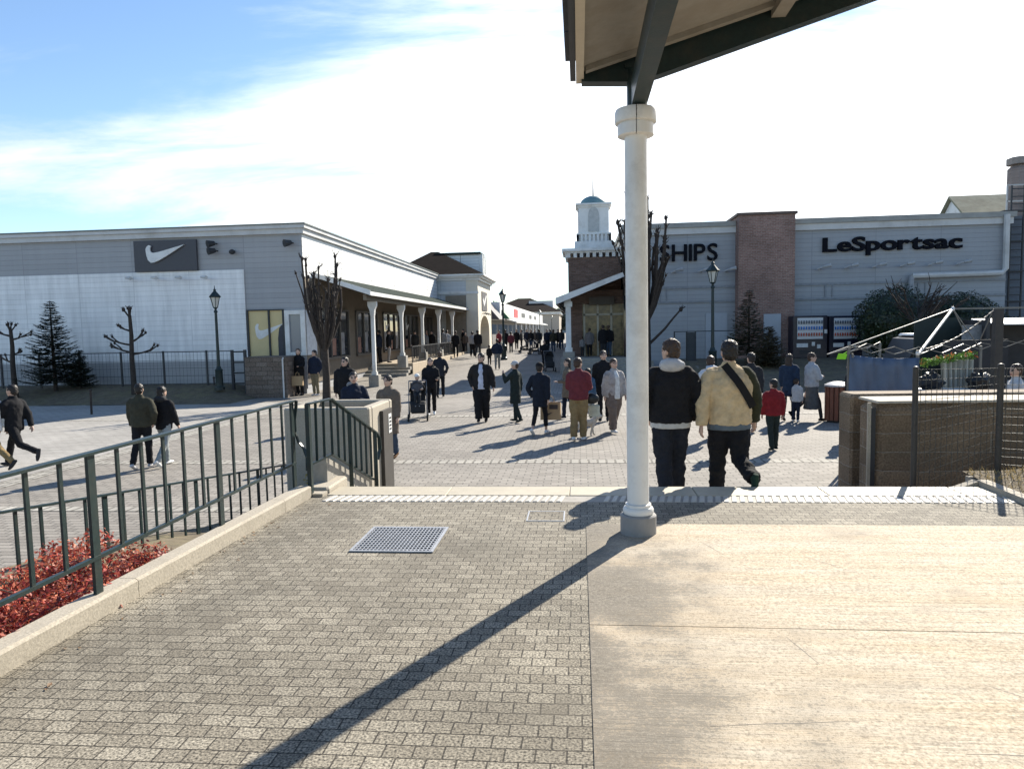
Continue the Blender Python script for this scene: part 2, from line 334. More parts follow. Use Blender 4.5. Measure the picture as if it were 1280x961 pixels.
# ------------------------------------------------------------------ ground, plaza, platform, steps
xs = [-2500,-600,-200,-100,-60,-40]+[i*1.0 for i in range(-30,31)]+[40,60,100,200,600,2500]
ys = [-2500,-600,-100,-30,-10,0]+[4+i*1.0 for i in range(0,72)]+[90,130,200,400,900,3000]
g = MB(); nx = len(xs)
for y in ys:
    for x in xs: g.v.append(Vector((x,y,GZ(x,y))))
for j in range(len(ys)-1):
    for i in range(nx-1): g.f.append((j*nx+i, j*nx+i+1, (j+1)*nx+i+1, (j+1)*nx+i))
M_plaza = brickmat('plaza_setts', (0.215,0.195,0.17), (0.30,0.275,0.24), (0.13,0.12,0.105), 0.23, 0.115, ms=0.012, axes='floor', speck=0.18, sscale=60, big=0.16, bscale=0.35, bump=0.004, stain=(0.19,0.175,0.15))
struct(g.build('plaza_ground', M_plaza))
def strip(name, x0, x1, y0, y1, m, dz=0.005, step=0.8):
    b = MB(); nx_ = max(1, int((x1-x0)/step)); ny_ = max(1, int((y1-y0)/step))
    for j in range(ny_+1):
        for i in range(nx_+1):
            x = x0+(x1-x0)*i/nx_; y = y0+(y1-y0)*j/ny_; b.v.append(Vector((x,y,GZ(x,y)+dz)))
    for j in range(ny_):
        for i in range(nx_): q = j*(nx_+1)+i; b.f.append((q,q+1,q+nx_+2,q+nx_+1))
    return struct(b.build(name, m))
M_band = brickmat('pale_band_setts', (0.37,0.35,0.305), (0.30,0.28,0.245), (0.14,0.13,0.11), 0.16, 0.30, ms=0.022, axes='floor', off=0.0, speck=0.15, sscale=80, big=0.14)
M_side = brickmat('side_pavement_setts', (0.29,0.275,0.25), (0.36,0.34,0.31), (0.20,0.19,0.17), 0.3, 0.15, ms=0.01, axes='floor', speck=0.15, sscale=50, big=0.16, bscale=0.5, bump=0.003)
strip('side_pavement', -45, -9.75, 9.2, 23.6, M_side, 0.004, 1.0)
strip('paving_band', -9.7, -9.35, 9.2, 29.0, M_band, 0.006)
for y in (12.4, 19.1, 25.9): strip('paving_band', -9.3, 8.6, y, y+0.30, M_band, 0.006)
strip('paving_band', -30, -3.6, 9.0, 9.22, M_band, 0.006)
strip('paving_band', -30, -9.75, 18.9, 19.1, M_band, 0.009)
# shaded soil banks
def bank(name, x0, x1, y0, y1, zf, m, n=24):
    b = MB()
    for j in range(n+1):
        for i in range(n+1):
            x = x0+(x1-x0)*i/n; y = y0+(y1-y0)*j/n; b.v.append(Vector((x,y,zf(x,y))))
    for j in range(n):
        for i in range(n): q = j*(n+1)+i; b.f.append((q,q+1,q+n+2,q+n+1))
    return struct(b.build(name, m, smooth=True))
rb = random.Random(4)
bank('soil_bed', -34, -12.15, 23.3, 27.0, lambda x,y: 0.012+0.46*sst(23.2,25.9,y)*sst(-12.1,-13.6,x)+0.02*math.sin(x*3.1+y*2), M_soil)
bank('earth_bank', 3.6, 34, 25.3, 35.0, lambda x,y: GZ(x,y)+0.02+0.02*math.sin(x*2.3)*math.sin(y*1.9), M_soil)
# platform with setts and brushed concrete slab
m, t, b_ = nmat('brushed_concrete'); n = t.nodes; l = t.links
tcn = n.new('ShaderNodeTexCoord'); sx = n.new('ShaderNodeSeparateXYZ'); l.new(tcn.outputs['Object'], sx.inputs[0])
def cM(op, a, c=None, d=None):
    q = n.new('ShaderNodeMath'); q.operation = op
    for i, w in enumerate((a, c, d)):
        if w is None: continue
        if isinstance(w, (int, float)): q.inputs[i].default_value = w
        else: l.new(w, q.inputs[i])
    return q.outputs[0]
def cN(scale, det, ro, sc3=None):
    q = n.new('ShaderNodeTexNoise'); q.inputs['Scale'].default_value = scale; q.inputs['Detail'].default_value = det; q.inputs['Roughness'].default_value = ro
    if sc3:
        mp_ = n.new('ShaderNodeMapping'); mp_.inputs['Scale'].default_value = sc3; l.new(tcn.outputs['Object'], mp_.inputs[0]); l.new(mp_.outputs[0], q.inputs['Vector'])
    else: l.new(tcn.outputs['Object'], q.inputs['Vector'])
    return q.outputs[0]
big_ = cN(1.15, 9, 0.68); fine_ = cN(60, 4, 0.8); brush_ = cN(2.0, 7, 0.72, (1.0, 26, 1))
edge_ = cM('MULTIPLY_ADD', sx.outputs[0], -0.26, 0.235)                # moss creeps in from the joint with the setts
edge_ = cM('MAXIMUM', edge_, -0.075)
st = cM('ADD', cM('ADD', big_, edge_), cM('MULTIPLY_ADD', fine_, 0.85, -0.425)); st = cM('ADD', st, cM('MULTIPLY_ADD', brush_, 0.42, -0.21))
rmp = n.new('ShaderNodeMapRange'); rmp.inputs['From Min'].default_value = 0.565; rmp.inputs['From Max'].default_value = 0.66; rmp.inputs['To Max'].default_value = 0.85; l.new(st, rmp.inputs['Value'])
hue_ = cM('MULTIPLY_ADD', cN(1.6, 6, 0.7, (0.6, 3, 1)), 2.4, -0.7); hm = n.new('ShaderNodeMix'); hm.data_type = 'RGBA'; hm.clamp_factor = True; l.new(hue_, hm.inputs[0]); hm.inputs[6].default_value = (0.44,0.355,0.25,1); hm.inputs[7].default_value = (0.47,0.42,0.345,1)
br_ = cM('MULTIPLY', cM('MULTIPLY_ADD', brush_, 1.5, 0.25), cM('MULTIPLY_ADD', fine_, 0.5, 0.75)); hs = n.new('ShaderNodeVectorMath'); hs.operation = 'SCALE'; l.new(hm.outputs[2], hs.inputs[0]); l.new(br_, hs.inputs['Scale'])
dm = n.new('ShaderNodeMix'); dm.data_type = 'RGBA'; l.new(rmp.outputs[0], dm.inputs[0]); l.new(hs.outputs[0], dm.inputs[6]); dm.inputs[7].default_value = (0.150,0.137,0.115,1)
gr_ = n.new('ShaderNodeVectorMath'); gr_.operation = 'SCALE'; l.new(dm.outputs[2], gr_.inputs[0]); l.new(cM('MULTIPLY_ADD', fine_, 2.2, -0.12), gr_.inputs['Scale'])
l.new(gr_.outputs[0], b_.inputs['Base Color']); b_.inputs['Roughness'].default_value = 0.85; b_.inputs['Specular IOR Level'].default_value = 0.22
bp_ = n.new('ShaderNodeBump'); bp_.inputs['Strength'].default_value = 0.7; bp_.inputs['Distance'].default_value = 0.006; l.new(cM('ADD', brush_, cM('MULTIPLY', fine_, 0.5)), bp_.inputs['Height']); l.new(bp_.outputs[0], b_.inputs['Normal'])
M_slab = m
M_setts = brickmat('platform_setts', (0.168,0.149,0.116), (0.248,0.224,0.178), (0.048,0.042,0.033), 0.116, 0.083, ms=0.0038, wob=0.26, axes='floor', speck=0.9, sscale=95, big=0.24, bscale=1.1, bump=0.004, stain=(0.13,0.115,0.09))
M_nose = mat('pale_nosing_tile', (0.40,0.355,0.27), rough=0.6, var=0.10, scale=8, bump=0.001, bscale=80, dirt=(0.42,0.37,0.29), dscale=2.5)
pb = MB().box(-2.885,-8,-0.3,14,6.62,PZ); struct(pb.build('platform_paving', M_setts))
sl = MB()
for x0,x1,y0,y1 in ((0.035,14,3.70,5.66),(0.035,14,1.2,3.692),(0.035,14,-8,1.192)): sl.box(x0,y0,PZ-0.05,x1,y1,PZ+0.006)
struct(sl.build('concrete_slab', M_slab))
ckm = MB(); rk = random.Random(31)
for (x,y,a,ln) in ((0.98,4.9,1.9,0.34),(1.75,4.55,2.2,0.4),(2.3,5.2,2.3,0.3),(1.1,3.3,1.8,0.3),(2.0,2.9,2.4,0.35),(0.5,2.75,0.1,0.6),(1.4,2.62,0.05,0.5)):
    for i in range(7):
        dx, dy = math.cos(a)*ln/7, math.sin(a)*ln/7; w = 0.0025*(1-abs(i-3)/6); nx_, ny_ = -math.sin(a)*w, math.cos(a)*w; j_ = rk.uniform(-.006,.006)
        ckm.add([(x-nx_,y-ny_,PZ+.0066),(x+nx_,y+ny_,PZ+.0066),(x+dx+nx_,y+dy+ny_+j_,PZ+.0066),(x+dx-nx_,y+dy-ny_+j_,PZ+.0066)],[(0,1,2,3)]); x += dx; y += dy+j_
struct(ckm.build('slab_cracks', mat('crack_dark', (0.09,0.08,0.065))))
ng = MB()
xx = -2.50
while xx < 3.9: ng.bbox(xx, 6.63, PZ-0.16, min(xx+1.19, 3.9), 7.0, PZ+0.008, 0.006); xx += 1.196
struct(ng.build('step_nosing', M_nose))
# ribbed warning tiles : slanted bars on each tile
tb = MB(); xx = -2.46
M_tact = mat('white_ribbed_tile', (0.44,0.415,0.365), rough=0.55, var=0.12, scale=20, dirt=(0.35,0.32,0.27), dscale=5)
while xx < 3.9:
    if xx < -0.2 or xx > 0.15 : 
        tb.add([(xx,6.40,PZ+.008),(xx+.035,6.40,PZ+.008),(xx+.075,6.615,PZ+.008),(xx+.04,6.615,PZ+.008),(xx-.006,6.395,PZ+.001),(xx+.041,6.395,PZ+.001),(xx+.081,6.62,PZ+.001),(xx+.034,6.62,PZ+.001)],[(0,1,2,3),(4,5,1,0),(5,6,2,1),(6,7,3,2),(7,4,0,3)])
    xx += 0.072
struct(tb.build('warning_tile_strip', M_tact)); struct(MB().box(-2.46,6.392,PZ-0.02,3.9,6.623,PZ+0.0012).build('warning_tile_base', mat('warning_tile_grey', (0.27,0.25,0.22), var=0.2, scale=12)))
stp = MB()
for k in range(1,5): stp.bbox(-2.50, 6.7+0.32*(k-1), -0.2, 3.74, 7.02+0.32*k, PZ-0.16*k, 0.01)
struct(stp.build('steps', M_conc2))
# kerb along the ramp edge
kb = MB(); y = -6.0; kx = lambda yy: -2.889+0.04*yy
while y < 6.5:
    ye = min(y+1.995, 6.56); b0 = 0.018
    def rg_(yy, s): return [(kx(yy)-0.15,yy,0.2),(kx(yy),yy,0.2),(kx(yy),yy,PZ+0.10),(kx(yy)-b0,yy,PZ+0.115),(kx(yy)-0.15+b0,yy,PZ+0.115),(kx(yy)-0.15,yy,PZ+0.10)]
    kb.add(rg_(y,0)+rg_(ye,1),[(0,1,2,3,4,5),(11,10,9,8,7,6)]+[(k,(k+1)%6,6+(k+1)%6,6+k) for k in range(6)]); y += 2.0
kb.bbox(-2.74, 6.72, 0.3, -2.51, 7.30, PZ+0.06, 0.02)
kb.box(-2.72,6.575,0.3,-2.52,6.71,PZ+0.03)
struct(kb.build('kerb', M_conc))
bank('planting_bed', -4.4, -2.90, 0.5, 9.6, lambda x,y: 0.70*(1-sst(4.2,9.4,y))+0.01*math.sin(x*9+y*5), M_soil)

# ------------------------------------------------------------------ left shop building
LX = -10.8; LY = 27.0
zt = PY(373,281,LY).z
bL = thing('shop_building', 'long grey clapboard shop building with pale lower wall panel and green porch roof', 'building', (LX,LY,0))
MB().box(-36,LY,-0.2,LX,53.4,zt-0.30).build('wall', M_sidegrey, bL)
pR = PY(305,337,LY)
MB().box(-36,LY-0.05,0.1,pR.x,LY-0.002,pR.z).build('lower_wall_panel', M_sidelight, bL)
MB().box(-36,LY-0.054,0.1,pR.x-0.01,LY-0.051,PY(150,453,LY).z).build('wall_base', M_sidegrey, bL)
MB().box(LX+0.003,LY+0.02,3.6,LX+0.05,53.4,zt-0.30).build('street_side_siding', M_sidewhite, bL)
c = MB().box(-36,LY-0.12,zt-0.34,LX+0.16,53.5,zt-0.14); c.box(-36,LY-0.20,zt-0.14,LX+0.24,53.6,zt); c.build('cornice', M_trim, bL)
MB().box(-36,LY-0.24,zt,LX+0.28,53.6,zt+0.05).build('roof_flashing', mat('flashing', (0.13,0.15,0.14), rough=0.5), bL)
MB().box(LX-0.07,LY-0.03,0.2,LX+0.06,LY-0.002,zt-0.34).build('corner_trim', M_sidegrey, bL)
w0 = PY(310,389,LY); w1 = PY(357,445,LY)
wd = MB().box(w0.x,LY-0.03,w1.z,w1.x,LY-0.004,w0.z).build('display_window', M_yel, bL)
fr = MB(); xm = PY(337,400,LY).x
for x in (w0.x, xm, w1.x): fr.box(x-0.035,LY-0.09,w1.z,x+0.035,LY-0.031,w0.z)
fr.box(w0.x-0.03,LY-0.095,w1.z-0.05,w1.x+0.03,LY-0.032,w1.z); fr.box(w0.x-0.03,LY-0.095,w0.z,w1.x+0.03,LY-0.032,w0.z+0.05)
fr.build('window_frame', M_dark, wd)
s0 = PY(320,424,LY); s1 = PY(355,408,LY); ww = s1.x-s0.x
MB().prism(SW, (s0.x, LY-0.036, s0.z), (ww,0,0), (0,0,ww), (0,-0.004,0)).build('window_decal', M_white, wd)
fg = MB().prism([(0,0),(0.38,0),(0.36,0.8),(0.30,1.15),(0.18,1.25),(0.06,1.1),(0.0,0.7)], (PY(349,443,LY).x,LY-0.035,w1.z), (1,0,0),(0,0,1),(0,-0.003,0)); fg.build('dark_reflection_panel', mat('reflection_dark', (0.06,0.06,0.07)), wd)  # flat dark shape that paints a reflection onto the window
a0 = PY(359,388,LY); a1 = PY(379,444,LY)
cw = MB().box(a0.x,LY-0.03,a1.z,LX+0.02,LY-0.004,a0.z).build('corner_window', glassmat('pale_glass', (0.16,0.19,0.23), 0.15), bL)
f2 = MB()
for x in (a0.x, LX-0.02): f2.box(x-0.09,LY-0.11,a1.z,x+0.09,LY-0.031,a0.z)
f2.box(a0.x,LY-0.105,a0.z-0.16,LX,LY-0.031,a0.z-0.001); f2.box(a0.x,LY-0.105,a1.z+0.001,LX,LY-0.031,a1.z+0.13); f2.build('window_frame', M_white, cw)
# east return of the corner window and the storefront along the porch
sf = MB().box(LX+0.003,LY+0.05,0.4,LX+0.052,53,4.62).build('shopfront_wall', mat('tan_render', (0.17,0.14,0.105), rough=0.85, var=0.12, scale=3), bL)
MB().box(LX+0.003,LY+0.06,a1.z,LX+0.07,LY+1.1,a0.z).build('corner_window_return', mat('white_frame2', (0.6,0.62,0.64)), bL)
yy = LY+1.5
M_sframe = mat('shop_frame', (0.09,0.08,0.07), rough=0.4)
k = 0
while yy < 51.5:
    ww_ = 3.6
    sw_ = MB().box(LX+0.045,yy,1.35,LX+0.06,yy+ww_,3.35).build('shop_window', M_glass, bL)
    f = MB()
    for q in (0, ww_/3, 2*ww_/3, ww_): f.box(LX+0.062,yy+q-0.04,1.3,LX+0.13,yy+q+0.04,3.4)
    f.box(LX+0.062,yy-0.04,1.24,LX+0.15,yy+ww_+0.04,1.34); f.box(LX+0.062,yy-0.04,3.351,LX+0.15,yy+ww_+0.04,3.43)
    f.build('window_frame', M_sframe, sw_)
    if k in (0, 2, 3):
        MB().prism(SW, (LX+0.064, yy+0.5, 2.45), (0,0.95,0), (0,0,0.95), (0.004,0,0)).build('window_decal', M_white, sw_)
    for q in range(3):
        MB().box(LX+0.0635, yy+0.3+q*1.15, 1.4, LX+0.066, yy+0.75+q*1.15, 1.9+0.5*((q+k)%3)/2).build('window_poster', mat('poster_mix%d' % ((k+q) % 2), ((0.25,0.25,0.26),(0.30,0.16,0.12))[(k+q) % 2], var=0.5, scale=3), sw_)
    yy += 4.75; k += 1
for k in range(6):
    pass
# porch : lean-to roof, fascia, columns, deck, steps
eX, eZ, iZ, y0_, y1_ = -8.42, 3.98, 4.74, 28.0, 57.6
MB().add([(LX+0.05,y0_,iZ),(eX,y0_,eZ),(eX,y1_,eZ),(LX+0.05,y1_,iZ),(LX+0.05,y0_,iZ+0.08),(eX,y0_,eZ+0.08),(eX,y1_,eZ+0.08),(LX+0.05,y1_,iZ+0.08)],
         [(4,5,6,7),(0,3,2,1),(0,1,5,4),(1,2,6,5),(2,3,7,6),(3,0,4,7)]).build('porch_roof', M_shingle, bL)
fa = MB().box(eX+0.003,y0_-0.03,eZ-0.11,eX+0.06,y1_,eZ+0.045)
fa.add([(LX+0.05,y0_-0.06,iZ-0.06),(eX+0.058,y0_-0.06,eZ-0.11),(eX+0.058,y0_-0.06,eZ+0.09),(LX+0.05,y0_-0.06,iZ+0.12),(LX+0.05,y0_-0.032,iZ-0.06),(eX+0.058,y0_-0.032,eZ-0.11),(eX+0.058,y0_-0.032,eZ+0.09),(LX+0.05,y0_-0.032,iZ+0.12)],[(0,1,2,3),(7,6,5,4),(0,4,5,1),(1,5,6,2),(2,6,7,3),(3,7,4,0)])
fa.build('porch_fascia', M_white, bL)
MB().box(eX-0.36,y0_+0.3,eZ-0.28,eX-0.22,y1_,eZ-0.04).build('porch_beam', M_soffit, bL)
for i, Y in enumerate((29.7,34.6,39.3,44.0,48.8,53.8)):
    zb = (0.10 if i == 0 else 0.74)
    X = -8.82
    cl = MB().box(X-0.075,Y-0.075,zb+0.44,X+0.075,Y+0.075,eZ-0.285)
    cl.prism([(-0.08,0),(0.08,0),(0.11,0.25),(0.19,0.42),(0.19,0.6),(-0.19,0.6),(-0.19,0.42),(-0.11,0.25)], (X,Y-0.10,eZ-0.89), (1,0,0),(0,0,1),(0,0.20,0))
    cl.box(X-0.11,Y-0.11,zb+0.44,X+0.11,Y+0.11,zb+0.58)
    co = cl.build('porch_column', M_white, bL)
    MB().bbox(X-0.22,Y-0.22,zb-0.15,X+0.22,Y+0.22,zb+0.439,0.02).build('plinth', M_conc2, co)
def slopebox(b, x0,x1,ya,yb,h):   # deck that follows the street's rise
    b.add([(x0,ya,-0.2),(x1,ya,-0.2),(x1,yb,0),(x0,yb,0),(x0,ya,GZ(x1,ya)+h),(x1,ya,GZ(x1,ya)+h),(x1,yb,GZ(x1,yb)+h),(x0,yb,GZ(x0,yb)+h)],[(3,2,1,0),(4,5,6,7),(0,1,5,4),(1,2,6,5),(2,3,7,6),(3,0,4,7)])
DZ = 0.74
d = MB().bbox(LX,35.6,-0.2,-8.55,57.6,DZ,0.015); d.build('porch_deck', mat('tan_deck', (0.40,0.33,0.24), rough=0.85, var=0.15, scale=4), bL)
s = MB()
for k in range(4): s.bbox(LX, 34.0+0.4*k, -0.2, -8.6, 35.6, 0.145*(k+1), 0.015)
s.build('porch_steps', M_conc2, bL)
r = MB(); Yr = 36.0
ra = (-8.66,36.0,DZ+0.85); rb_ = (-8.66,50.5,DZ+0.85)
r.bar(ra, rb_, 0.05); r.bar((ra[0],ra[1],ra[2]-0.75),(rb_[0],rb_[1],rb_[2]-0.75),0.03)
while Yr < 50.6: r.bar((-8.66,Yr,DZ-0.02),(-8.66,Yr,DZ+0.85),0.03 if int(round(Yr/0.3))%5 else 0.05); Yr += 0.3
r.build('porch_railing', M_dark, bL)
# fittings on the front wall
for u,v in ((267,304),(268,313),(363,303)):
    p = PY(u,v,LY-0.25); f = MB().tube([p+Vector((0,0.05,0)),p+Vector((-0.18,-0.16,-0.05))],[0.09,0.15],10); f.bar(p+Vector((0,0.26,0)),p+Vector((0,0.04,0)),0.05); f.build('floodlight', M_dark, bL)
p = PY(290,315,LY-0.2); MB().ell(p,(0.12,0.12,0.10)).bar(p,p+Vector((0,0.2,0.05)),0.07).build('camera_dome', M_dark, bL)
for u in (157,189,219,251):
    p = PY(u,347.5+(157-u)*0.012,LY-0.45); f = MB().bar(p+Vector((0,0.42,0.02)),p,0.05); f.tube([p,p+Vector((0.28,-0.1,-0.03))],[0.04,0.07],8); f.build('sign_light', M_trim, bL)
# dark sign with emblem : a thing of its own
p0 = PY(168,302,LY-0.06); p1 = PY(248,338,LY-0.06)
sg = thing('wall_sign', 'dark grey rectangular sign with a white curved tick emblem on the grey wall', 'sign', (p0.x,LY-0.14,p1.z))
MB().box(p0.x,LY-0.14,p1.z,p1.x,LY-0.056,p0.z).build('panel', mat('sign_charcoal', (0.055,0.055,0.065), rough=0.45, var=0.06), sg)
q0 = PY(184,329,LY-0.16); q1 = PY(231.5,310,LY-0.16); w_ = q1.x-q0.x
MB().prism(SW,(q0.x,LY-0.17,q0.z),(w_,0,0),(0,0,w_*0.82),(0,-0.06,0)).build('emblem', M_white, sg)
bx = [PY(u,460,LY-1.4).x for u in (309,361)]
bw_ = MB().bbox(bx[0],25.4,-0.1,bx[1],26.6,PY(330,446,25.4).z,0.02)
tag(bw_.build('planter_wall', brickmat('rough_brown_block', (0.13,0.10,0.08),(0.19,0.155,0.13),(0.09,0.075,0.06),0.45,0.17,ms=0.014,speck=0.35,sscale=18), loc=(bx[0],25.4,0)), 'rough brown block planter wall below the yellow display window', 'wall')
o = MB().tube([(bx[1]-0.12,25.34,0),(bx[1]-0.12,25.34,1.45),(bx[1]-0.12,25.42,1.5)],0.032,8).build('drain_pipe', M_trim, loc=(bx[1],25.3,0)); tag(o,'thin white drain pipe on the right end of the brown block planter','pipe')

# ------------------------------------------------------------------ gatehouse with hipped roof and arch
gx = -8.55; gy0, gy1 = 53.6, 61.5
zg = PY(600,343,gy0).z
G = thing('gatehouse', 'pale gatehouse with brown hipped roof, white dormers and an arched doorway', 'building', (gx-2,gy0,0))
MB().box(-14.5,gy0,0,gx,gy1,zg-0.35).build('wall', siding('pale_blue_siding', (0.55,0.58,0.60), pitch=0.22, seam=3.2), G)
MB().box(gx-1.6,gy0-0.06,0,gx-0.02,gy0-0.002,zg-1.55).build('side_panel', mat('tan_panel', (0.26,0.22,0.17)), G)
fac = MB()
# street face with arch cut (built as pieces)
ya, yb = 54.5, 60.0; zs = 2.25
pl = [(gy0-0.02,0.3),(ya,0.3),(ya,zs)]
for k in range(1,12): a = math.pi-math.pi*k/12; pl.append(((ya+yb)/2+(yb-ya)/2*math.cos(a), zs+(yb-ya)/2*0.46*math.sin(a)))
pl += [(yb,zs),(yb,0.3),(gy1,0.3),(gy1,zg-0.4),(gy0-0.02,zg-0.4)]
fac.prism(pl,(gx+0.003,0,0),(0,1,0),(0,0,1),(0.90,0,0)); fac.build('arched_front', mat('cream_render', (0.68,0.63,0.52), rough=0.8, var=0.06, scale=2), G)
MB().box(gx-0.5,ya-0.1,0.3,gx+0.002,yb+0.1,zs+1.4).build('doorway', mat('door_shade', (0.20,0.17,0.13)), G)  # dark tan carries the shade inside the arch in its colour
cn = MB()
for i,(e,z0,z1) in enumerate(((0.15,zg-0.42,zg-0.24),(0.35,zg-0.24,zg-0.1),(0.55,zg-0.1,zg+0.04))): cn.box(-14.7,gy0-e,z0,gx+0.9+e,gy1+e,z1)
cn.box(-14.6,gy0-0.08,zg-1.45,gx+0.96,gy0-0.003,zg-1.25)
cn.build('cornice', M_white, G)
apz = PY(543,315,57.5).z
MB().add([(-14.9,gy0-0.6,zg+0.04),(gx+1.4,gy0-0.6,zg+0.04),(gx+1.4,gy1+0.6,zg+0.04),(-14.9,gy1+0.6,zg+0.04),(-12.0,57.5,apz),(-11.4,57.5,apz)],[(0,1,5,4),(1,2,5),(2,3,4,5),(3,0,4),(3,2,1,0)]).build('hipped_roof', M_brownroof, G)
p = PY(612,321,57)
dm_ = MB().box(-11.5,57.2,zg+0.3,-8.0,59.6,p.z+0.25).build('dormer', M_sidewhite, G)
MB().box(-11.6,57.0,p.z+0.253,-7.85,59.8,p.z+0.42).build('dormer_roof', M_shingle, dm_)
ft = MB()
for k in range(3): ft.box(-7.99,57.2+k*0.9,zg+0.35,-7.7,57.6+k*0.9,p.z+0.25)
ft.build('dormer_trim', M_white, dm_)
zl = PY(607,377,57.2).z
MB().box(gx+0.906,55.6,zl-0.75,gx+0.95,58.6,zl+0.75).build('plaque', mat('plaque_dark', (0.06,0.06,0.065)), G)
MB().prism([(0,0.55),(0.35,0.15),(0.55,0.35),(1.0,0.9),(0.85,0.95),(0.5,0.62),(0.35,0.45),(0.12,0.75)],(gx+0.952,56.0,zl-0.6),(0,2.3,0),(0,0,1.2),(0.01,0,0)).build('plaque_emblem', M_white, G)
for Y in (55.6,56.7,57.8): MB().tube([(gx+0.91,Y,zl-1.0),(gx+1.25,Y,zl-0.95),(gx+1.3,Y,zl-1.1)],[0.03,0.03,0.07],6).build('sign_light', M_dark, G)

# ------------------------------------------------------------------ far shop row, far hipped house, right-hand end
B = thing('shop_row', 'far row of shops with white fascia, dark green awning and slim posts', 'building', (-8.5,64,0.8))
MB().box(-22,62.2,0,-8.6,150,5.0).build('wall', M_sidewhite, B)
MB().box(-8.9,69,3.5,-7.7,150,5.05).build('fascia', M_white, B)
MB().box(-8.62,69.2,0.9,-8.55,149,3.3).build('shopfront', M_glass, B)
MB().add([(-8.55,64,4.9),(-7.2,64,3.3),(-7.2,69,3.3),(-8.55,69,4.9)],[(0,1,2,3)]).add([(-8.55,64,3.3),(-7.2,64,3.3),(-8.55,64,4.9)],[(0,1,2)]).build('awning', mat('dark_awning', (0.02,0.02,0.035)), B)
MB().add([(-8.55,70.4,5.3),(-6.9,70.4,3.4),(-6.9,74.8,3.4),(-8.55,74.8,5.3)],[(0,1,2,3)]).add([(-8.55,70.4,3.4),(-6.9,70.4,3.4),(-8.55,70.4,5.3)],[(0,1,2)]).build('awning', mat('green_awning', (0.02,0.10,0.05)), B)
MB().add([(-8.9,75,3.6),(-6.6,75,3.0),(-6.6,150,3.0),(-8.9,150,3.6),(-8.9,75,3.75),(-6.6,75,3.15),(-6.6,150,3.15),(-8.9,150,3.75)],[(0,1,2,3),(4,5,6,7),(0,4,5,1),(1,5,6,2),(2,6,7,3)]).build('canopy', M_trim, B)
for k in range(9): MB().tube([(-6.75,75.5+k*7,0.7),(-6.75,75.5+k*7,3.1)],0.10,8).build('post', M_white, B)
MB().box(-7.69,84,3.75,-7.66,89,4.75).build('red_sign', mat('sign_red', (0.45,0.03,0.035)), B)
for a,bq in ((95,101),(110,115),(122,127)): MB().box(-7.69,a,3.9,-7.66,bq,4.5).build('dark_sign', M_dark, B)
H = thing('far_house', 'distant beige building with brown hipped roof at the end of the street', 'building', (-7,168,0.8))
MB().box(-22,165,0,-4.6,190,5.6).build('wall', mat('beige_wall', (0.42,0.36,0.29)), H)
MB().box(-22.6,164.5,5.6,-4.2,190.5,6.2).build('cornice', M_white, H)
MB().add([(-23,164,6.2),(-3.8,164,6.2),(-3.8,191,6.2),(-23,191,6.2),(-15,176,9.9),(-12,176,9.9)],[(0,1,5,4),(1,2,5),(2,3,4,5),(3,0,4)]).build('hipped_roof', M_brownroof, H)
MB().box(-12,171,7,-6.2,176,9.0).build('dormer', M_trim, H)
H2 = thing('far_block', 'grey low block closing the far end of the street', 'building', (0,230,0.8))
MB().box(-6,230,0,30,250,6).build('wall', M_sidegrey, H2); MB().box(-6.3,229.6,6,30.3,250.3,6.5).build('cornice', M_trim, H2)

# ------------------------------------------------------------------ right-hand shop building
RY = 35.0; RX = PY(783,350,35.0).x
zr = PY(860,282,RY).z
uX = lambda u, Y=RY: PY(u, 350, Y).x
D = thing('shop_building', 'blue-grey clapboard shop building with a tall brown brick pier and dark raised lettering', 'building', (RX,RY,0.7))
x1 = uX(919); x2 = uX(988); x3 = uX(1257)
MB().box(RX,RY,0,x3,80,zr-0.4).build('wall', M_sideblue, D)
cn = MB().box(RX-0.1,RY-0.12,zr-0.42,x1,80,zr-0.12); cn.box(x2,RY-0.12,zr-0.42,x3+0.2,80,zr-0.12)
cn.build('cornice', M_trim, D)
cf = MB().box(RX-0.2,RY-0.2,zr-0.118,x1-0.02,80,zr+0.12); cf.box(x2+0.02,RY-0.2,zr-0.118,x3+0.3,80,zr+0.12); cf.build('roof_flashing', mat('dull_flashing', (0.30,0.30,0.28), var=0.2, scale=1.5), D)
zp = PY(950,265,RY-0.8).z
br_p = MB().box(x1,RY-0.7,0,x2,RY+2.5,zp-0.12).build('brick_pier', M_brick, D)
MB().box(x1-0.08,RY-0.78,zp-0.12,x2+0.08,RY+2.6,zp).build('pier_cap', mat('pier_cap_brown', (0.12,0.085,0.07)), br_p)
zbA, zbB = PY(1000,356,RY).z, PY(1000,374,RY).z
bd = MB()
for xa,xb in ((RX,x1-0.01),(x2+0.01,x3)):
    for z in (zbA,zbB): bd.box(xa,RY-0.05,z-0.05,xb,RY-0.003,z+0.05)
    q = xa+1.6
    while q < xb: bd.box(q-0.04,RY-0.045,zbB+0.051,q+0.04,RY-0.003,zbA-0.051); bd.box(q+0.3,RY-0.045,zbB+0.051,q+0.34,RY-0.003,zbA-0.051); q += 4.2
bd.build('belt_trim', mat('belt_blue_grey', (0.235,0.25,0.27)), D)
for ua,ub,vt in ((882,909,392),(950,971,393)):
    yq = RY-0.06 if ua < 920 else RY-0.76
    MB().box(uX(ua),yq,0.6,uX(ub),yq+0.058,PY(ua,vt,RY).z).build('service_door', mat('pale_door', (0.36,0.39,0.43), var=0.06), D)
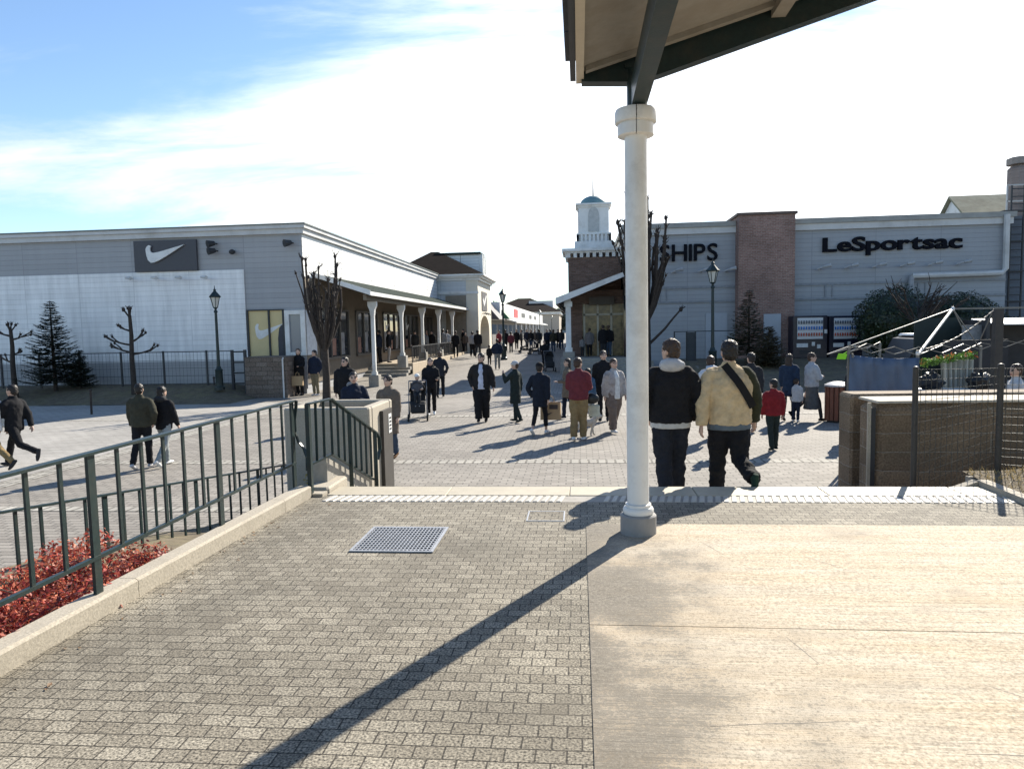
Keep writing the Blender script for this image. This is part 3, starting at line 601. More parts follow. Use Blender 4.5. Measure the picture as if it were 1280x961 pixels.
def wall_lamp(u, v):
    p = PY(u,v,RY-0.5); f = MB().tube([p+Vector((0,0.48,-0.05)),p+Vector((-0.25,0.1,-0.08)),p],[0.035,0.035,0.05],6); f.tube([p,p+Vector((0.30,-0.05,0.06))],[0.07,0.095],8); f.build('sign_light', mat('lamp_grey',(0.36,0.37,0.38)), D)
for u in (846,880,912): wall_lamp(u, 338-(u-846)*0.02)
for u in (1030,1064,1099,1134,1169,1205): wall_lamp(u, 333.5-(u-1030)*0.034)
# rain pipe across the wall
pp = [PY(1140,345,RY-0.25),PY(1252,341,RY-0.25),PY(1257,336,RY-0.25),PY(1259,268,RY-0.25)]
MB().tube(pp,0.13,8).build('rain_pipe', M_trim, D)
MB().tube([PY(1140,345,RY-0.25),PY(1139,352,RY-0.25),PY(1139,420,RY-0.25)],0.12,8).build('rain_pipe', M_sideblue, D)
# set back wall, ladder cage
MB().box(x3+0.02,RY+0.8,0,44,80,PY(1270,270,RY+0.8).z).build('side_wing', siding('deep_blue_siding', (0.12,0.14,0.17), pitch=0.21), D)
ld = MB(); xl = uX(1269)
for dx in (0,0.55): ld.bar((xl+dx,RY+0.5,1.2),(xl+dx,RY+0.5,zr+1.4),0.06)
z = 1.4
while z < zr+1.3: ld.bar((xl,RY+0.5,z),(xl+0.55,RY+0.5,z),0.045); z += 0.35
for z in (3.2,4.6,6,7.4): ld.bar((xl-0.35,RY+0.4,z),(xl+1.1,RY+0.4,z),0.05); ld.bar((xl-0.35,RY+0.4,z),(xl-0.35,RY+1,z),0.05)
ld.build('ladder', M_dark, D)
rl = MB()
for k in range(5): rl.bar((x3+0.5+k*0.9,RY+1,zr),(x3+0.5+k*0.9,RY+1,zr+1.5),0.06)
for z in (zr+0.75,zr+1.5): rl.bar((x3+0.5,RY+1,z),(x3+4.1,RY+1,z),0.06)
rl.build('roof_railing', M_trim, D)
# street facade and porch
MB().box(RX-0.04,RY+0.05,4.6,RX-0.002,80,zr-0.42).build('street_side_siding', siding('shaded_white_siding', (0.5,0.5,0.5), pitch=0.24, seam=4.6), D)  # white siding with the shade of this side put into a greyer colour
ar = [(-0.8,0),(0.8,0),(0.8,1.3)]+[(0.8*math.cos(math.pi*k/8),1.3+0.8*math.sin(math.pi*k/8)) for k in range(1,8)]+[(-0.8,1.3)]
for Y in (38,45,52): MB().prism(ar,(RX-0.045,Y,5.2),(0,1,0),(0,0,1),(-0.02,0,0)).build('arched_window', M_glass, D)
e0 = PY(696,376,RY); i0 = PY(783,344,RY)
ex = e0.x; ez = e0.z; iz = i0.z
py1 = 78; RDZ = 0.90
st_ = MB()
for k in range(4): st_.bbox(ex+0.6, RY-0.6-0.32*(4-k), -0.2, RX+1.2, RY-0.601-0.32*(3-k), RDZ-0.16*(4-k), 0.01)
st_.build('porch_steps', M_conc2, D)
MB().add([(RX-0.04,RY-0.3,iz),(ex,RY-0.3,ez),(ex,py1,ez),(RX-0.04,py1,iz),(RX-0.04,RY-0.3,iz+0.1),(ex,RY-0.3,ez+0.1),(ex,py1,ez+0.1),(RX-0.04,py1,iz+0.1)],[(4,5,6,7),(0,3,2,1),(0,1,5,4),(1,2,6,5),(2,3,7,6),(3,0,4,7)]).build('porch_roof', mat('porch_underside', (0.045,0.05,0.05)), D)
f = MB().add([(RX-0.04,RY-0.37,iz-0.05),(ex-0.06,RY-0.37,ez-0.2),(ex-0.06,RY-0.37,ez+0.13),(RX-0.04,RY-0.37,iz+0.18),(RX-0.04,RY-0.302,iz-0.05),(ex-0.06,RY-0.302,ez-0.2),(ex-0.06,RY-0.302,ez+0.13),(RX-0.04,RY-0.302,iz+0.18)],[(0,1,2,3),(7,6,5,4),(0,4,5,1),(1,5,6,2),(2,6,7,3),(3,7,4,0)])
f.box(ex-0.06,RY-0.30,ez-0.2,ex-0.002,py1,ez+0.12); f.build('porch_fascia', M_white, D)
dk = MB(); dk.bbox(ex+0.15, RY-0.6, -0.2, RX-0.001, 78, RDZ, 0.02); dk.build('porch_deck', M_conc2, D)
for k,Y in enumerate((35.3,39.8,44.3,48.8,53.3,57.8)):
    X = ex+0.55; zb = RDZ
    cl = MB().box(X-0.13,Y-0.13,zb+0.3,X+0.13,Y+0.13,ez+0.2); cl.box(X-0.2,Y-0.2,ez-0.3,X+0.2,Y+0.2,ez-0.05); cl.box(X-0.18,Y-0.18,zb+0.3,X+0.18,Y+0.18,zb+0.5)
    co = cl.build('porch_column', M_white, D); MB().bbox(X-0.3,Y-0.3,zb-0.1,X+0.3,Y+0.3,zb+0.299,0.02).build('plinth', M_conc2, co)
# recessed shop entrance under the porch, facing the plaza
yE = 37.0
sfx = MB().box(ex+0.55,yE,0.9,ex+1.25,yE+0.47,4.3); sfx.box(ex+1.251,yE,3.6,RX-0.05,yE+0.47,4.3)
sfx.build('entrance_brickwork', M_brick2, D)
gw = MB().box(ex+1.25,yE+0.2,0.9,RX-0.06,yE+0.25,3.6).build('entrance_window', mat('warm_display', (0.17,0.13,0.06), rough=0.2, var=0.8, scale=4), D)
gf = MB()
for q in (0.05,0.75,1.45,2.1): gf.box(ex+1.3+q-0.05,yE+0.1,0.9,ex+1.3+q+0.05,yE+0.198,3.6)
gf.box(ex+1.26,yE+0.1,3.0,RX-0.06,yE+0.197,3.10); gf.build('window_frame', mat('cream_frame', (0.5,0.47,0.38)), gw)
MB().box(ex+1.6,yE-0.25,3.55,ex+2.9,yE-0.05,3.95).build('entrance_sign', mat('brown_board', (0.10,0.085,0.07)), D)
MB().box(RX-0.12,RY+0.3,0.9,RX-0.005,yE-0.02,3.9).build('shopfront', M_glass, D)
# lettering : signs of their own
def sign_letters(txt, u0_, u1_, vb, vt, label, off, xsq=1.0, gap=1.0):
    a = PY(u0_, vb, RY-0.15); bq = PY(u1_, vb, RY-0.15); h = PY(u0_, vt, RY-0.15).z-a.z
    size = h/0.70
    letters, wdt = text_mesh(txt, size, 0.14, off*size, 1.0, 0, gap)
    k = (bq.x-a.x)/wdt
    t_ = thing('wall_lettering', label, 'sign', (a.x, RY-0.08, a.z))
    for lm in letters:
        lm.v = [Vector((a.x+q.x*k, RY-0.085+q.y, a.z+q.z)) for q in lm.v]; lm.build('letter', mat('letter_black', (0.008,0.009,0.014), rough=0.9, spec=0.1), t_)
    return t_
sign_letters('SHIPS', 825, 900, 327, 306, 'dark capital letters SHIPS on the blue-grey wall left of the brick pier', 0.008)
sign_letters('LeSportsac', 1029, 1204, 314.5, 297.5, 'heavy black letters LeSportsac on the blue-grey wall right of the brick pier', 0.026, 1.0, 0.22)
# roof house and big chimney behind
hz0 = PY(1167,270,50); hz1 = PY(1212,270,50); hp = PY(1180,249,50); RH = thing('roof_house', 'small white gabled house with mossy roof behind the blue-grey parapet', 'building', (hz0.x,50,0))
xA = 25.9; hw = 2.6; zA = PY(1187,249,52.4).z; zE = zA-1.6; RHY = 52.4
MB().prism([(-hw,0),(hw,0),(hw,zE),(0,zA),(-hw,zE)],(xA,RHY,0),(0.12,1,0),(0,0,1),(16,-0.6,0)).build('wall', M_white, RH)
rf = MB()
for s_ in (-1,1):
    rf.add([(xA-0.25,RHY,zA+0.06),(xA-0.25-0.0+s_*0.4,RHY+s_*(hw+0.4),zE-0.15),(xA+16.5,RHY+s_*(hw+0.4),zE-0.15),(xA+16.5,RHY,zA+0.06),(xA-0.25,RHY,zA+0.2),(xA-0.25+s_*0.4,RHY+s_*(hw+0.4),zE),(xA+16.5,RHY+s_*(hw+0.4),zE),(xA+16.5,RHY,zA+0.2)],[(4,5,6,7),(3,2,1,0),(0,1,5,4),(1,2,6,5),(2,3,7,6)])
rf.build('roof', mat('mossy_roof', (0.26,0.25,0.17), rough=0.95, var=0.3, scale=1.5, dirt=(0.15,0.13,0.08), dscale=0.8), RH)
cx_ = 26.25; czt = PY(1262,196,46).z
CH = thing('chimney_tower', 'square brown brick tower with a stone cap rising behind the right parapet', 'building', (cx_,46,0))
MB().bbox(cx_,46,0,cx_+4,47.0,czt-0.40,0.25).build('shaft', brickmat('far_brown_brick', (0.23,0.175,0.15),(0.29,0.23,0.20),(0.24,0.21,0.19),0.3,0.1,big=0.2), CH)
MB().prism([(0.25,0),(3.95,0),(4.2,0.25),(4.2,0.87),(3.95,1.12),(0.25,1.12),(0,0.87),(0,0.25)],(cx_-0.04,45.94,czt-0.399),(1,0,0),(0,1,0),(0,0,0.4)).build('cap', mat('cap_stone', (0.27,0.23,0.20)), CH)

# ------------------------------------------------------------------ clock-tower style brick tower with cupola
TY = 37.5
tl = PY(710,330,TY).x; tc_ = PY(743,330,TY).x; hw = tc_-tl
TW = thing('brick_tower', 'brown brick tower with white cupola, teal dome and thin spire', 'tower', (tc_,TY+hw,0.6))
cyT = TY+hw
zc_ = lambda v: PY(743,v,cyT if v < 308 else TY).z
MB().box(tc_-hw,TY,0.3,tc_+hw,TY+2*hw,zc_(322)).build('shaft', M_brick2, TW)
dn = MB(); zq = zc_(321)
for k in range(9):
    o_ = -hw-0.12+(2*hw+0.24)*(k+0.5)/9
    dn.box(tc_+o_-0.085,TY-0.14,zq-0.02,tc_+o_+0.085,TY-0.002,zq+0.2); dn.box(tc_-hw-0.14,cyT+o_-0.085,zq-0.02,tc_-hw-0.002,cyT+o_+0.085,zq+0.2)
dn.build('dentils', M_white, TW)
def sq(b, h, z0, z1): b.box(tc_-h,cyT-h,z0,tc_+h,cyT+h,z1)
cm = MB(); sq(cm,hw+0.16,zq+0.2,zc_(314)); sq(cm,hw+0.3,zc_(314)+0.001,zc_(310.5)); sq(cm,hw*0.74,zc_(310.5)+0.001,zc_(304)); cm.build('cornice', M_white, TW)
bl = MB(); hb = hw*0.62; za, zb2 = zc_(304)+0.001, zc_(294)
sq(bl,hb-0.06,za,za+0.1)
for k in range(9):
    o_ = -hb+2*hb*k/8
    for (X,Y) in ((tc_+o_,cyT-hb),(tc_-hb,cyT+o_),(tc_+hb,cyT+o_)): bl.box(X-0.055,Y-0.055,za,X+0.055,Y+0.055,zb2-0.06)
for (a,c) in (((tc_-hb,cyT-hb),(tc_+hb,cyT-hb)),((tc_-hb,cyT-hb),(tc_-hb,cyT+hb)),((tc_+hb,cyT-hb),(tc_+hb,cyT+hb))): bl.bar((a[0],a[1],zb2-0.03),(c[0],c[1],zb2-0.03),0.13,0.08)
bl.build('balustrade', M_white, TW)
cu = MB(); hc = hw*0.60; sq(cu,hc-0.03,za+0.1,zc_(262)); cu.build('cupola', M_white, TW)
MB().prism([(a*0.36,b_*0.62) for a,b_ in ar],(tc_,cyT-hc+0.028,zc_(292)),(1,0,0),(0,0,1),(0,-0.03,0)).build('niche', mat('niche_grey', (0.45,0.46,0.45)), TW)
MB().prism([(a*0.36,b_*0.62) for a,b_ in ar],(tc_-hc+0.028,cyT,zc_(292)),(0,1,0),(0,0,1),(-0.03,0,0)).build('niche', MATS['niche_grey'], TW)
cc = MB(); sq(cc,hc+0.03,zc_(262)+0.001,zc_(259.5)); sq(cc,hc+0.12,zc_(259.5)+0.001,zc_(258.5)+0.05); cc.build('cupola_cornice', M_white, TW)
zd = zc_(258.5)+0.05; rd = hw*0.53; hd = zc_(245)-zd
MB().lathe(tc_,cyT,[(rd*math.cos(k*math.pi/20),zd+hd*math.sin(k*math.pi/20)) for k in range(10)]+[(0.03,zd+hd)],24).build('dome', mat('teal_copper', (0.13,0.23,0.25), rough=0.55, var=0.2, scale=3), TW, smooth=True)
MB().tube([(tc_,cyT,zd+hd-0.05),(tc_,cyT,zc_(218))],[0.045,0.015],6).build('spire', M_dark, TW)
# ------------------------------------------------------------------ canopy over the platform (column, beams, roof)
cp = PG(798, 666, PZ); KX, KY = cp.x, cp.y
CN = thing('canopy', 'tan canopy roof on dark green beams above a round off-white column with grey foot', 'canopy', (KX,KY,PZ))
M_cream = mat('cream_column_paint', (0.72,0.715,0.69), rough=0.42, var=0.04, scale=5, bump=0.0006, bscale=30, dirt=(0.42,0.40,0.36), dscale=2.2)
zv = lambda v: PY(797, v, KY).z
zcap0, zcap1 = zv(171), zv(138)
col = MB().lathe(KX,KY,[(0.083,PZ+0.2),(0.083,zcap0+0.01)],32).build('column', M_cream, CN, smooth=True)
MB().lathe(KX,KY,[(0.138,PZ),(0.138,PZ+0.145),(0.128,PZ+0.156),(0.09,PZ+0.158)],32).build('foot', mat('grey_foot', (0.26,0.255,0.25), rough=0.7, var=0.1, scale=12, bump=0.001), col, smooth=True)
MB().lathe(KX,KY,[(0.112,PZ+0.158),(0.118,PZ+0.17),(0.118,PZ+0.195),(0.108,PZ+0.21),(0.0985,PZ+0.212),(0.0985,PZ+0.235),(0.084,PZ+0.24)],32).build('collar', M_cream, col, smooth=True)
hC = zcap1-zcap0
cap = MB()
for s in (0,1):   # two half shells with a seam
    prof = [(0.125,0),(0.133,0.02),(0.133,0.42),(0.126,0.45),(0.126,0.47),(0.150,0.50),(0.154,0.55),(0.154,0.90),(0.146,1.0)]
    vs=[];fs=[];n=17
    for r,z in prof:
        for k in range(n):
            a = R(-92)+s*math.pi+0.02+(math.pi-0.04)*k/(n-1); vs.append((KX+r*math.cos(a),KY+r*math.sin(a),zcap0+z*hC))
    for i in range(len(prof)-1):
        for k in range(n-1): fs.append((i*n+k,i*n+k+1,(i+1)*n+k+1,(i+1)*n+k))
    fs.append(tuple(range((len(prof)-1)*n,len(prof)*n))); fs.append(tuple(range(n-1,-1,-1)))
    cap.add(vs,fs)
cap.build('capital', M_cream, col, smooth=True)
zb = zcap1
MB().tube([(KX,KY,zb-0.02),(KX,KY,zb+0.30)],0.062,16).box(KX-0.075,KY-0.06,zb+0.29,KX+0.06,KY+0.06,zb+0.32).build('post', M_green, CN, smooth=True)
MB().box(KX-0.035,-3,zb+0.01,KX+0.075,KY+0.05,zb+0.20).build('purlin_beam', M_green, CN)
e_ = PY(722,100,KY); rA = PY(737,89,KY); rB_ = PY(989,2,KY); sl_ = (rB_.z-rA.z)/(rB_.x-rA.x); xE = e_.x
def rz(x): return rA.z+sl_*(x-rA.x)
bp0 = [PY(u,v,KY) for u,v in ((727,104),(784,104),(800,102),(826,94),(1090,-1))]
xR = 4.6; kb_ = (bp0[4].z-bp0[3].z)/(bp0[4].x-bp0[3].x); bp0.append(Vector((xR,KY,bp0[4].z+kb_*(xR-bp0[4].x))))
tp0 = [(q.x,rz(q.x)-0.002) for q in reversed(bp0)]
poly = [(q.x,q.z) for q in bp0]+tp0
bm_ = MB().prism(poly,(0,KY-0.03,0),(1,0,0),(0,0,1),(0,0.11,0))
bm_.build('gable_beam', M_green, CN)
ro = MB().add([(xE,-4,rz(xE)+0.003),(4.6,-4,rz(4.6)+0.003),(4.6,KY+0.02,rz(4.6)+0.003),(xE,KY+0.02,rz(xE)+0.003),(xE,-4,rz(xE)+0.05),(4.6,-4,rz(4.6)+0.05),(4.6,KY+0.02,rz(4.6)+0.05),(xE,KY+0.02,rz(xE)+0.05)],
              [(3,2,1,0),(4,5,6,7),(0,1,5,4),(1,2,6,5),(2,3,7,6),(3,0,4,7)])
ro.add([(4.601,-4,rz(4.6)+0.003),(9,-4,rz(0.2)),(9,KY+0.02,rz(0.2)),(4.601,KY+0.02,rz(4.6)+0.003),(4.601,-4,rz(4.6)+0.05),(9,-4,rz(0.2)+0.05),(9,KY+0.02,rz(0.2)+0.05),(4.601,KY+0.02,rz(4.6)+0.05)],
       [(3,2,1,0),(4,5,6,7),(0,1,5,4),(1,2,6,5),(2,3,7,6),(3,0,4,7)])
M_tanb = mat('tan_ceiling_board', (0.27,0.248,0.21), rough=0.8, var=0.14, scale=7, bump=0.001, bscale=30, dirt=(0.21,0.175,0.135), dscale=1.6)
rfo = ro.build('roof', M_tanb, CN)
bt = MB()
for yy in (KY-0.10, KY-1.25, KY-2.4, KY-3.6, KY-4.8):   # battens and joints under the boards
    bt.add([(xE+0.06,yy-0.03,rz(xE+0.06)-0.035),(4.5,yy-0.03,rz(4.5)-0.035),(4.5,yy+0.03,rz(4.5)-0.035),(xE+0.06,yy+0.03,rz(xE+0.06)-0.035),(xE+0.06,yy-0.03,rz(xE+0.06)+0.002),(4.5,yy-0.03,rz(4.5)+0.002),(4.5,yy+0.03,rz(4.5)+0.002),(xE+0.06,yy+0.03,rz(xE+0.06)+0.002)],[(3,2,1,0),(0,1,5,4),(1,2,6,5),(2,3,7,6),(3,0,4,7)])
bt.build('batten', M_tanb, rfo)
for xx in (1.45, 2.75): MB().box(xx-0.05,-3.9,rz(xx)-0.09,xx+0.05,KY-0.03,rz(xx)-0.03).build('batten', M_tanb, rfo)
MB().box(xE-0.012,-4,rz(xE)-0.04,xE+0.045,KY+0.07,rz(xE)+0.012).build('eave_board', mat('pale_eave_board', (0.52,0.46,0.36), var=0.08), CN)
MB().box(xE-0.055,-4,rz(xE)-0.02,xE-0.014,KY+0.07,rz(xE)+0.12).build('gutter', M_dark, CN)
sh = MB(); y = -4
while y < KY: sh.box(xE-0.09,y,rz(xE)+0.125,xE+0.3,min(y+0.62,KY+0.06),rz(xE)+0.145); y += 0.64
sh.build('roof_tiles', M_dark, CN)

# ------------------------------------------------------------------ railings
RXl = -2.81; zk = PZ+0.115; zr_ = zk+0.815
RA = thing('metal_railing', 'dark green metal railing along the kerb with a curled end beside the steps', 'railing', (RXl,4,PZ))
MB().box(RXl-0.028,-2,zr_,RXl+0.028,6.64,zr_+0.016).build('top_rail', M_green, RA)
MB().box(RXl-0.014,-2,zk+0.20,RXl+0.014,6.64,zk+0.222).build('bottom_rail', M_green, RA)
yp = 6.61
while yp > -2:
    MB().box(RXl-0.010,yp-0.030,zk-0.05,RXl+0.010,yp+0.030,zr_-0.001).build('post', M_green, RA)
    for k in range(1,6):
        q = yp-k*1.43/6
        MB().box(RXl-0.007,q-0.013,zk+0.223,RXl+0.007,q+0.013,zr_-0.001).build('baluster', M_green, RA)
    yp -= 1.43
cur = [(RXl,6.64,zr_+0.006),(RXl+0.03,6.66,zr_+0.01),(RXl+0.02,6.67,zr_-0.06),(RXl-0.0,6.67,zr_-0.18),(RXl+0.0,6.67,zr_-0.3),(RXl+0.03,6.67,zr_-0.40),(RXl+0.09,6.66,zr_-0.47),(RXl+0.125,6.64,zr_-0.55),(RXl+0.13,6.62,zr_-0.68)]
cu_ = MB()
for a,b in zip(cur,cur[1:]): cu_.bar(a,b,0.03,0.014)
cu_.build('scroll_end', M_green, RA)
# stair railing
SR = thing('stair_railing', 'dark green stair railing stepping down in front of the pale concrete wall', 'railing', (-2.5,7,PZ))
a0_ = PY(384,505,6.6); a1_ = PY(413,498.5,6.98); a2_ = PY(470,541,8.45)
b0_ = PY(387,581,6.6); b1_ = PY(415,567.5,6.98); b2_ = PY(467,599,8.4)
MB().bar(a0_,a1_,0.05,0.016).bar(a1_,a2_,0.05,0.016).build('top_rail', M_green, SR)
MB().bar(b0_,b1_,0.026,0.02).bar(b1_,b2_,0.026,0.02).build('bottom_rail', M_green, SR)
MB().box(a0_.x-0.02,6.575,PZ-0.02,a0_.x+0.02,6.625,a0_.z).build('post', M_green, SR)
lp = [a2_, a2_+Vector((0.02,0.06,-0.07)), a2_+Vector((0.02,0.07,-0.22)), a2_+Vector((0,0.03,-0.34))]
c_ = MB()
for a,b in zip(lp,lp[1:]): c_.bar(a,b,0.045,0.014)
c_.build('scroll_end', M_green, SR)
for k in range(2):
    t = (k+1)/3; p = a0_.lerp(a1_,t); q = b0_.lerp(b1_,t); MB().bar(q,p,0.026,0.012).build('baluster', M_green, SR)
for k in range(9):
    t = k/8; p = a1_.lerp(a2_,t*0.97); q = b1_.lerp(b2_,t); 
    MB().bar((p.x,p.y,q.z if k not in (3,8) else q.z-0.45),p,0.045 if k in (3,8) else 0.026,0.012).build('post' if k in (3,8) else 'baluster', M_green, SR)
yA_, yB_ = b1_.y, b2_.y
ck = MB().prism([(yA_,-0.3),(yB_,-0.3),(yB_,b2_.z-0.03),(yA_,b1_.z-0.03)],(b1_.x-0.06,0,0),(0,1,0),(0,0,1),(-0.16,0,0)).build('cheek_wall', M_conc2, loc=(b1_.x-0.1,7.5,0)); tag(ck,'sloping grey concrete cheek wall under the stair railing','wall')
# lower ramp railing
LR = thing('ramp_railing', 'lower dark green railing sloping down behind the red shrubs', 'railing', (-4,5,0.4))
f_ = lambda y: 1.21-(y-4.42)*0.125
MB().bar((-4,0.5,f_(0.5)),(-4,9.7,f_(9.7)),0.045,0.016).build('top_rail', M_green, LR)
MB().bar((-4,0.5,f_(0.5)-0.62),(-4,9.7,f_(9.7)-0.62),0.025,0.02).build('bottom_rail', M_green, LR)
y = 9.7; k = 0
while y > 0.6:
    w = 0.055 if k%6 == 0 else 0.026
    MB().box(-4.007,y-w/2,f_(y)-(0.62 if k%6 else 0.95),-3.993,y+w/2,f_(y)-0.006).build('baluster' if k%6 else 'post', M_green, LR)
    y -= 1.405/6; k += 1
# ------------------------------------------------------------------ concrete walls beside the steps
bw0 = PY(387,509,8.6); bw1 = PY(461,509,8.6); zt_ = 1.45
CB = thing('concrete_wall_box', 'pale concrete open topped planter wall with a dark notice board on its end', 'wall', (bw1.x,8.6,0))
yb_ = 9.7; xl_, xr_ = bw0.x-0.35, bw1.x
cbm = MB(); th = 0.13
cbm.bbox(xl_,8.6,-0.1,xr_,8.6+th,zt_,0.02); cbm.bbox(xr_-th,8.6+th+0.002,-0.1,xr_,yb_-th,zt_-0.003,0.02); cbm.bbox(xl_,yb_-th,-0.1,xr_,yb_,zt_,0.02); cbm.bbox(xl_,8.6+th+0.002,-0.1,xl_+th,yb_-th-0.002,zt_-0.003,0.02)
cbm.build('wall', M_conc, CB)
MB().box(xl_+th,8.6+th,0,xr_-th,yb_-th,1.05).build('soil_fill', M_soil, CB)
np_ = MB().box(xr_+0.004,9.06,0.0,xr_+0.05,9.5,zt_-0.1).build('notice_board', mat('notice_dark', (0.05,0.045,0.04)), CB)
pw = MB(); pw.box(xr_+0.052,9.30,1.02,xr_+0.056,9.44,1.28); pw.build('white_notice', M_white, np_)
pw = MB()
for k in range(4): pw.box(xr_+0.057,9.325,1.06+k*0.05,xr_+0.0585,9.415,1.085+k*0.05)
pw.build('notice_lines', M_dark, np_)
# right retaining wall
M_block = brickmat('brown_split_block', (0.15,0.108,0.070),(0.20,0.148,0.098),(0.25,0.22,0.18),0.9,0.235,ms=0.006,speck=0.4,sscale=45,big=0.3,bump=0.012,bscale=1.6)
wy = 9.0; wl = PY(1096,560,wy).x; wz = PY(1150,501,wy).z
RW = thing('retaining_wall', 'brown split-block retaining wall with pale coping right of the steps', 'wall', (wl,wy,PZ))
MB().bbox(wl,wy,-0.1,13,wy+0.62,wz-0.03,0.09).build('block_face', M_block, RW)
MB().bbox(wl+0.002,wy+0.002,wz-0.029,13,wy+0.62,wz,0.012).build('coping', mat('wall_coping', (0.44,0.39,0.31), rough=0.85, var=0.2, scale=12, dirt=(0.24,0.2,0.15), dscale=2), RW)
sj = MB().box(wl-0.10,wy+0.03,-0.1,wl-0.062,wy+0.06,wz-0.02); sj.build('pale_edge', M_conc, RW)
MB().box(wl-0.06,wy+0.04,-0.1,wl-0.004,wy+0.08,wz-0.08).build('slot_shade', M_dark, RW)  # solid dark strip painting the shade of the gap beside the wall
pl_ = PY(1063,550,9.75).x; pr_ = PY(1103,550,9.75).x
RP = MB().bbox(pl_,9.75,-0.1,pr_+3.8,10.2,PY(1075,492.5,9.75).z,0.03).build('end_pier', M_block, loc=(pl_,9.75,0)); tag(RP,'brown stone end pier just behind the left end of the retaining wall','wall')
bz = lambda x,y: PZ+0.035+0.05*sst(3.9,4.6,x)*sst(6.2,7.2,y)+0.015*math.sin(x*7)*math.sin(y*6)
bank('straw_bed', 3.9, 14, 5.75, 7.55, bz, M_soil)
struct(MB().box(3.93,6.63,-0.2,14,7.54,PZ).build('bed_base', M_conc2))
kbm = MB(); ka,kb2,kc = Vector((3.55,7.05,PZ-0.05)), Vector((3.72,6.95,PZ+0.06)), PG(1283,629,PZ+0.04)
kbm.add([(3.78,5.7,PZ-.05),(3.90,5.7,PZ-.05),(3.90,7.08,PZ-.05),(3.78,7.08,PZ-.05),(3.79,5.7,PZ+.05),(3.89,5.7,PZ+.05),(3.89,7.07,PZ+.06),(3.79,7.07,PZ+.06)],[(3,2,1,0),(4,5,6,7),(0,1,5,4),(1,2,6,5),(2,3,7,6),(3,0,4,7)])
kbm.add([(3.46,7.02,PZ-.2),(3.778,7.02,PZ-.2),(3.778,7.14,PZ-.2),(3.46,7.14,PZ-.2),(3.46,7.03,PZ-.07),(3.778,7.03,PZ+.05),(3.778,7.13,PZ+.05),(3.46,7.13,PZ-.07)],[(3,2,1,0),(4,5,6,7),(0,1,5,4),(1,2,6,5),(2,3,7,6),(3,0,4,7)])
struct(kbm.build('kerb', M_conc))
rg = random.Random(8); gb = MB()
for i in range(4200):
    x = rg.uniform(3.9,8); y = rg.uniform(5.8,7.5)
    if rg.random() > sst(6.0,7.2,y)+0.12: continue
    z = bz(x,y); a = rg.uniform(0,6.28); hgt = rg.uniform(0.02,0.08); w = 0.005
    dx, dy = math.cos(a), math.sin(a); lx, ly = rg.uniform(-.07,.07), rg.uniform(-.07,.07)
    gb.add([(x-dx*w,y-dy*w,z),(x+dx*w,y+dy*w,z),(x+lx,y+ly,z+hgt)],[(0,1,2)])
struct(gb.build('dry_grass', leafmat('straw_grass', (0.36,0.27,0.12))), 'stuff')
# mesh fence on the right
q2 = PG(1247,591,PZ+0.03); q1 = PY(1141,620,8.0); zt_f = PZ+1.13
MF = thing('mesh_fence', 'fine wire mesh fence on two dark posts in front of the block retaining wall', 'fence', (q1.x,q1.y,0.4))
M_post = mat('fence_post_dark', (0.035,0.033,0.032), rough=0.5, var=0.2, scale=15)
q3 = Vector((q2.x+3.2,q2.y-1.7,0))
MB().tube([(q1.x,q1.y,0.2),(q1.x,q1.y,PY(1141,460,8.0).z)],0.030,10).ell((q1.x,q1.y,PY(1141,460,8.0).z),(0.031,0.031,0.02)).build('post', M_post, MF, smooth=True)
MB().tube([(q2.x,q2.y,PZ-0.05),(q2.x,q2.y,zt_f)],0.030,10).ell((q2.x,q2.y,zt_f),(0.031,0.031,0.02)).build('post', M_post, MF, smooth=True)
me_ = MB()
def mesh_run(a, b, za, zb, zta, ztb):
    n_ = int((b-a).length/0.05)
    for i in range(n_+1):
        f = i/n_; p = a.lerp(b,f); me_.bar((p.x,p.y,za+(zb-za)*f),(p.x,p.y,zta+(ztb-zta)*f),0.0045)
    for k in range(14):
        g_ = k/13; me_.bar((a.x,a.y-0.005,za+(zta-za)*g_),(b.x,b.y-0.005,zb+(ztb-zb)*g_),0.0045)
v2 = Vector((q2.x,q2.y,0)); v1 = Vector((q1.x,q1.y,0))
mesh_run(v1,v2,0.35,PZ+0.08,PY(1141,462,8.0).z,zt_f-0.03); mesh_run(v2,q3,PZ+0.04,PZ+0.04,zt_f-0.03,zt_f-0.03)
me_.build('wire_mesh', mat('wire_green_grey', (0.05,0.05,0.045), rough=0.5), MF)
# grate and small covers in the paving
gq = [PG(u,v,PZ) for u,v in ((436,690),(541,691),(556,660),(463,659))]
gx0, gx1, gy0g, gy1g = gq[0].x, gq[1].x, gq[0].y, gq[2].y
GR = thing('drain_grate', 'square galvanised drain grate set in the paving', 'drain', ((gx0+gx1)/2,(gy0g+gy1g)/2,PZ))
MB().box(gx0,gy0g,PZ+0.001,gx1,gy1g,PZ+0.003).build('sump', mat('sump_dark', (0.06,0.06,0.06)), GR)
M_galv = mat('galvanised', (0.36,0.37,0.39), rough=0.5, var=0.2, scale=20, metal=0.3)
gfm = MB()
for a in ((gx0,gy0g,gx1,gy0g+0.02),(gx0,gy1g-0.02,gx1,gy1g),(gx0,gy0g+0.021,gx0+0.02,gy1g-0.021),(gx1-0.02,gy0g+0.021,gx1,gy1g-0.021)): gfm.box(a[0],a[1],PZ+0.0035,a[2],a[3],PZ+0.012)
gfm.build('frame', M_galv, GR)
gbm = MB(); x = gx0+0.03
while x < gx1-0.025: gbm.box(x,gy0g+0.02,PZ+0.0035,x+0.007,gy1g-0.02,PZ+0.010); x += 0.028
y = gy0g+0.05
while y < gy1g-0.03: gbm.box(gx0+0.02,y,PZ+0.004,gx1-0.02,y+0.009,PZ+0.0112); y += 0.05
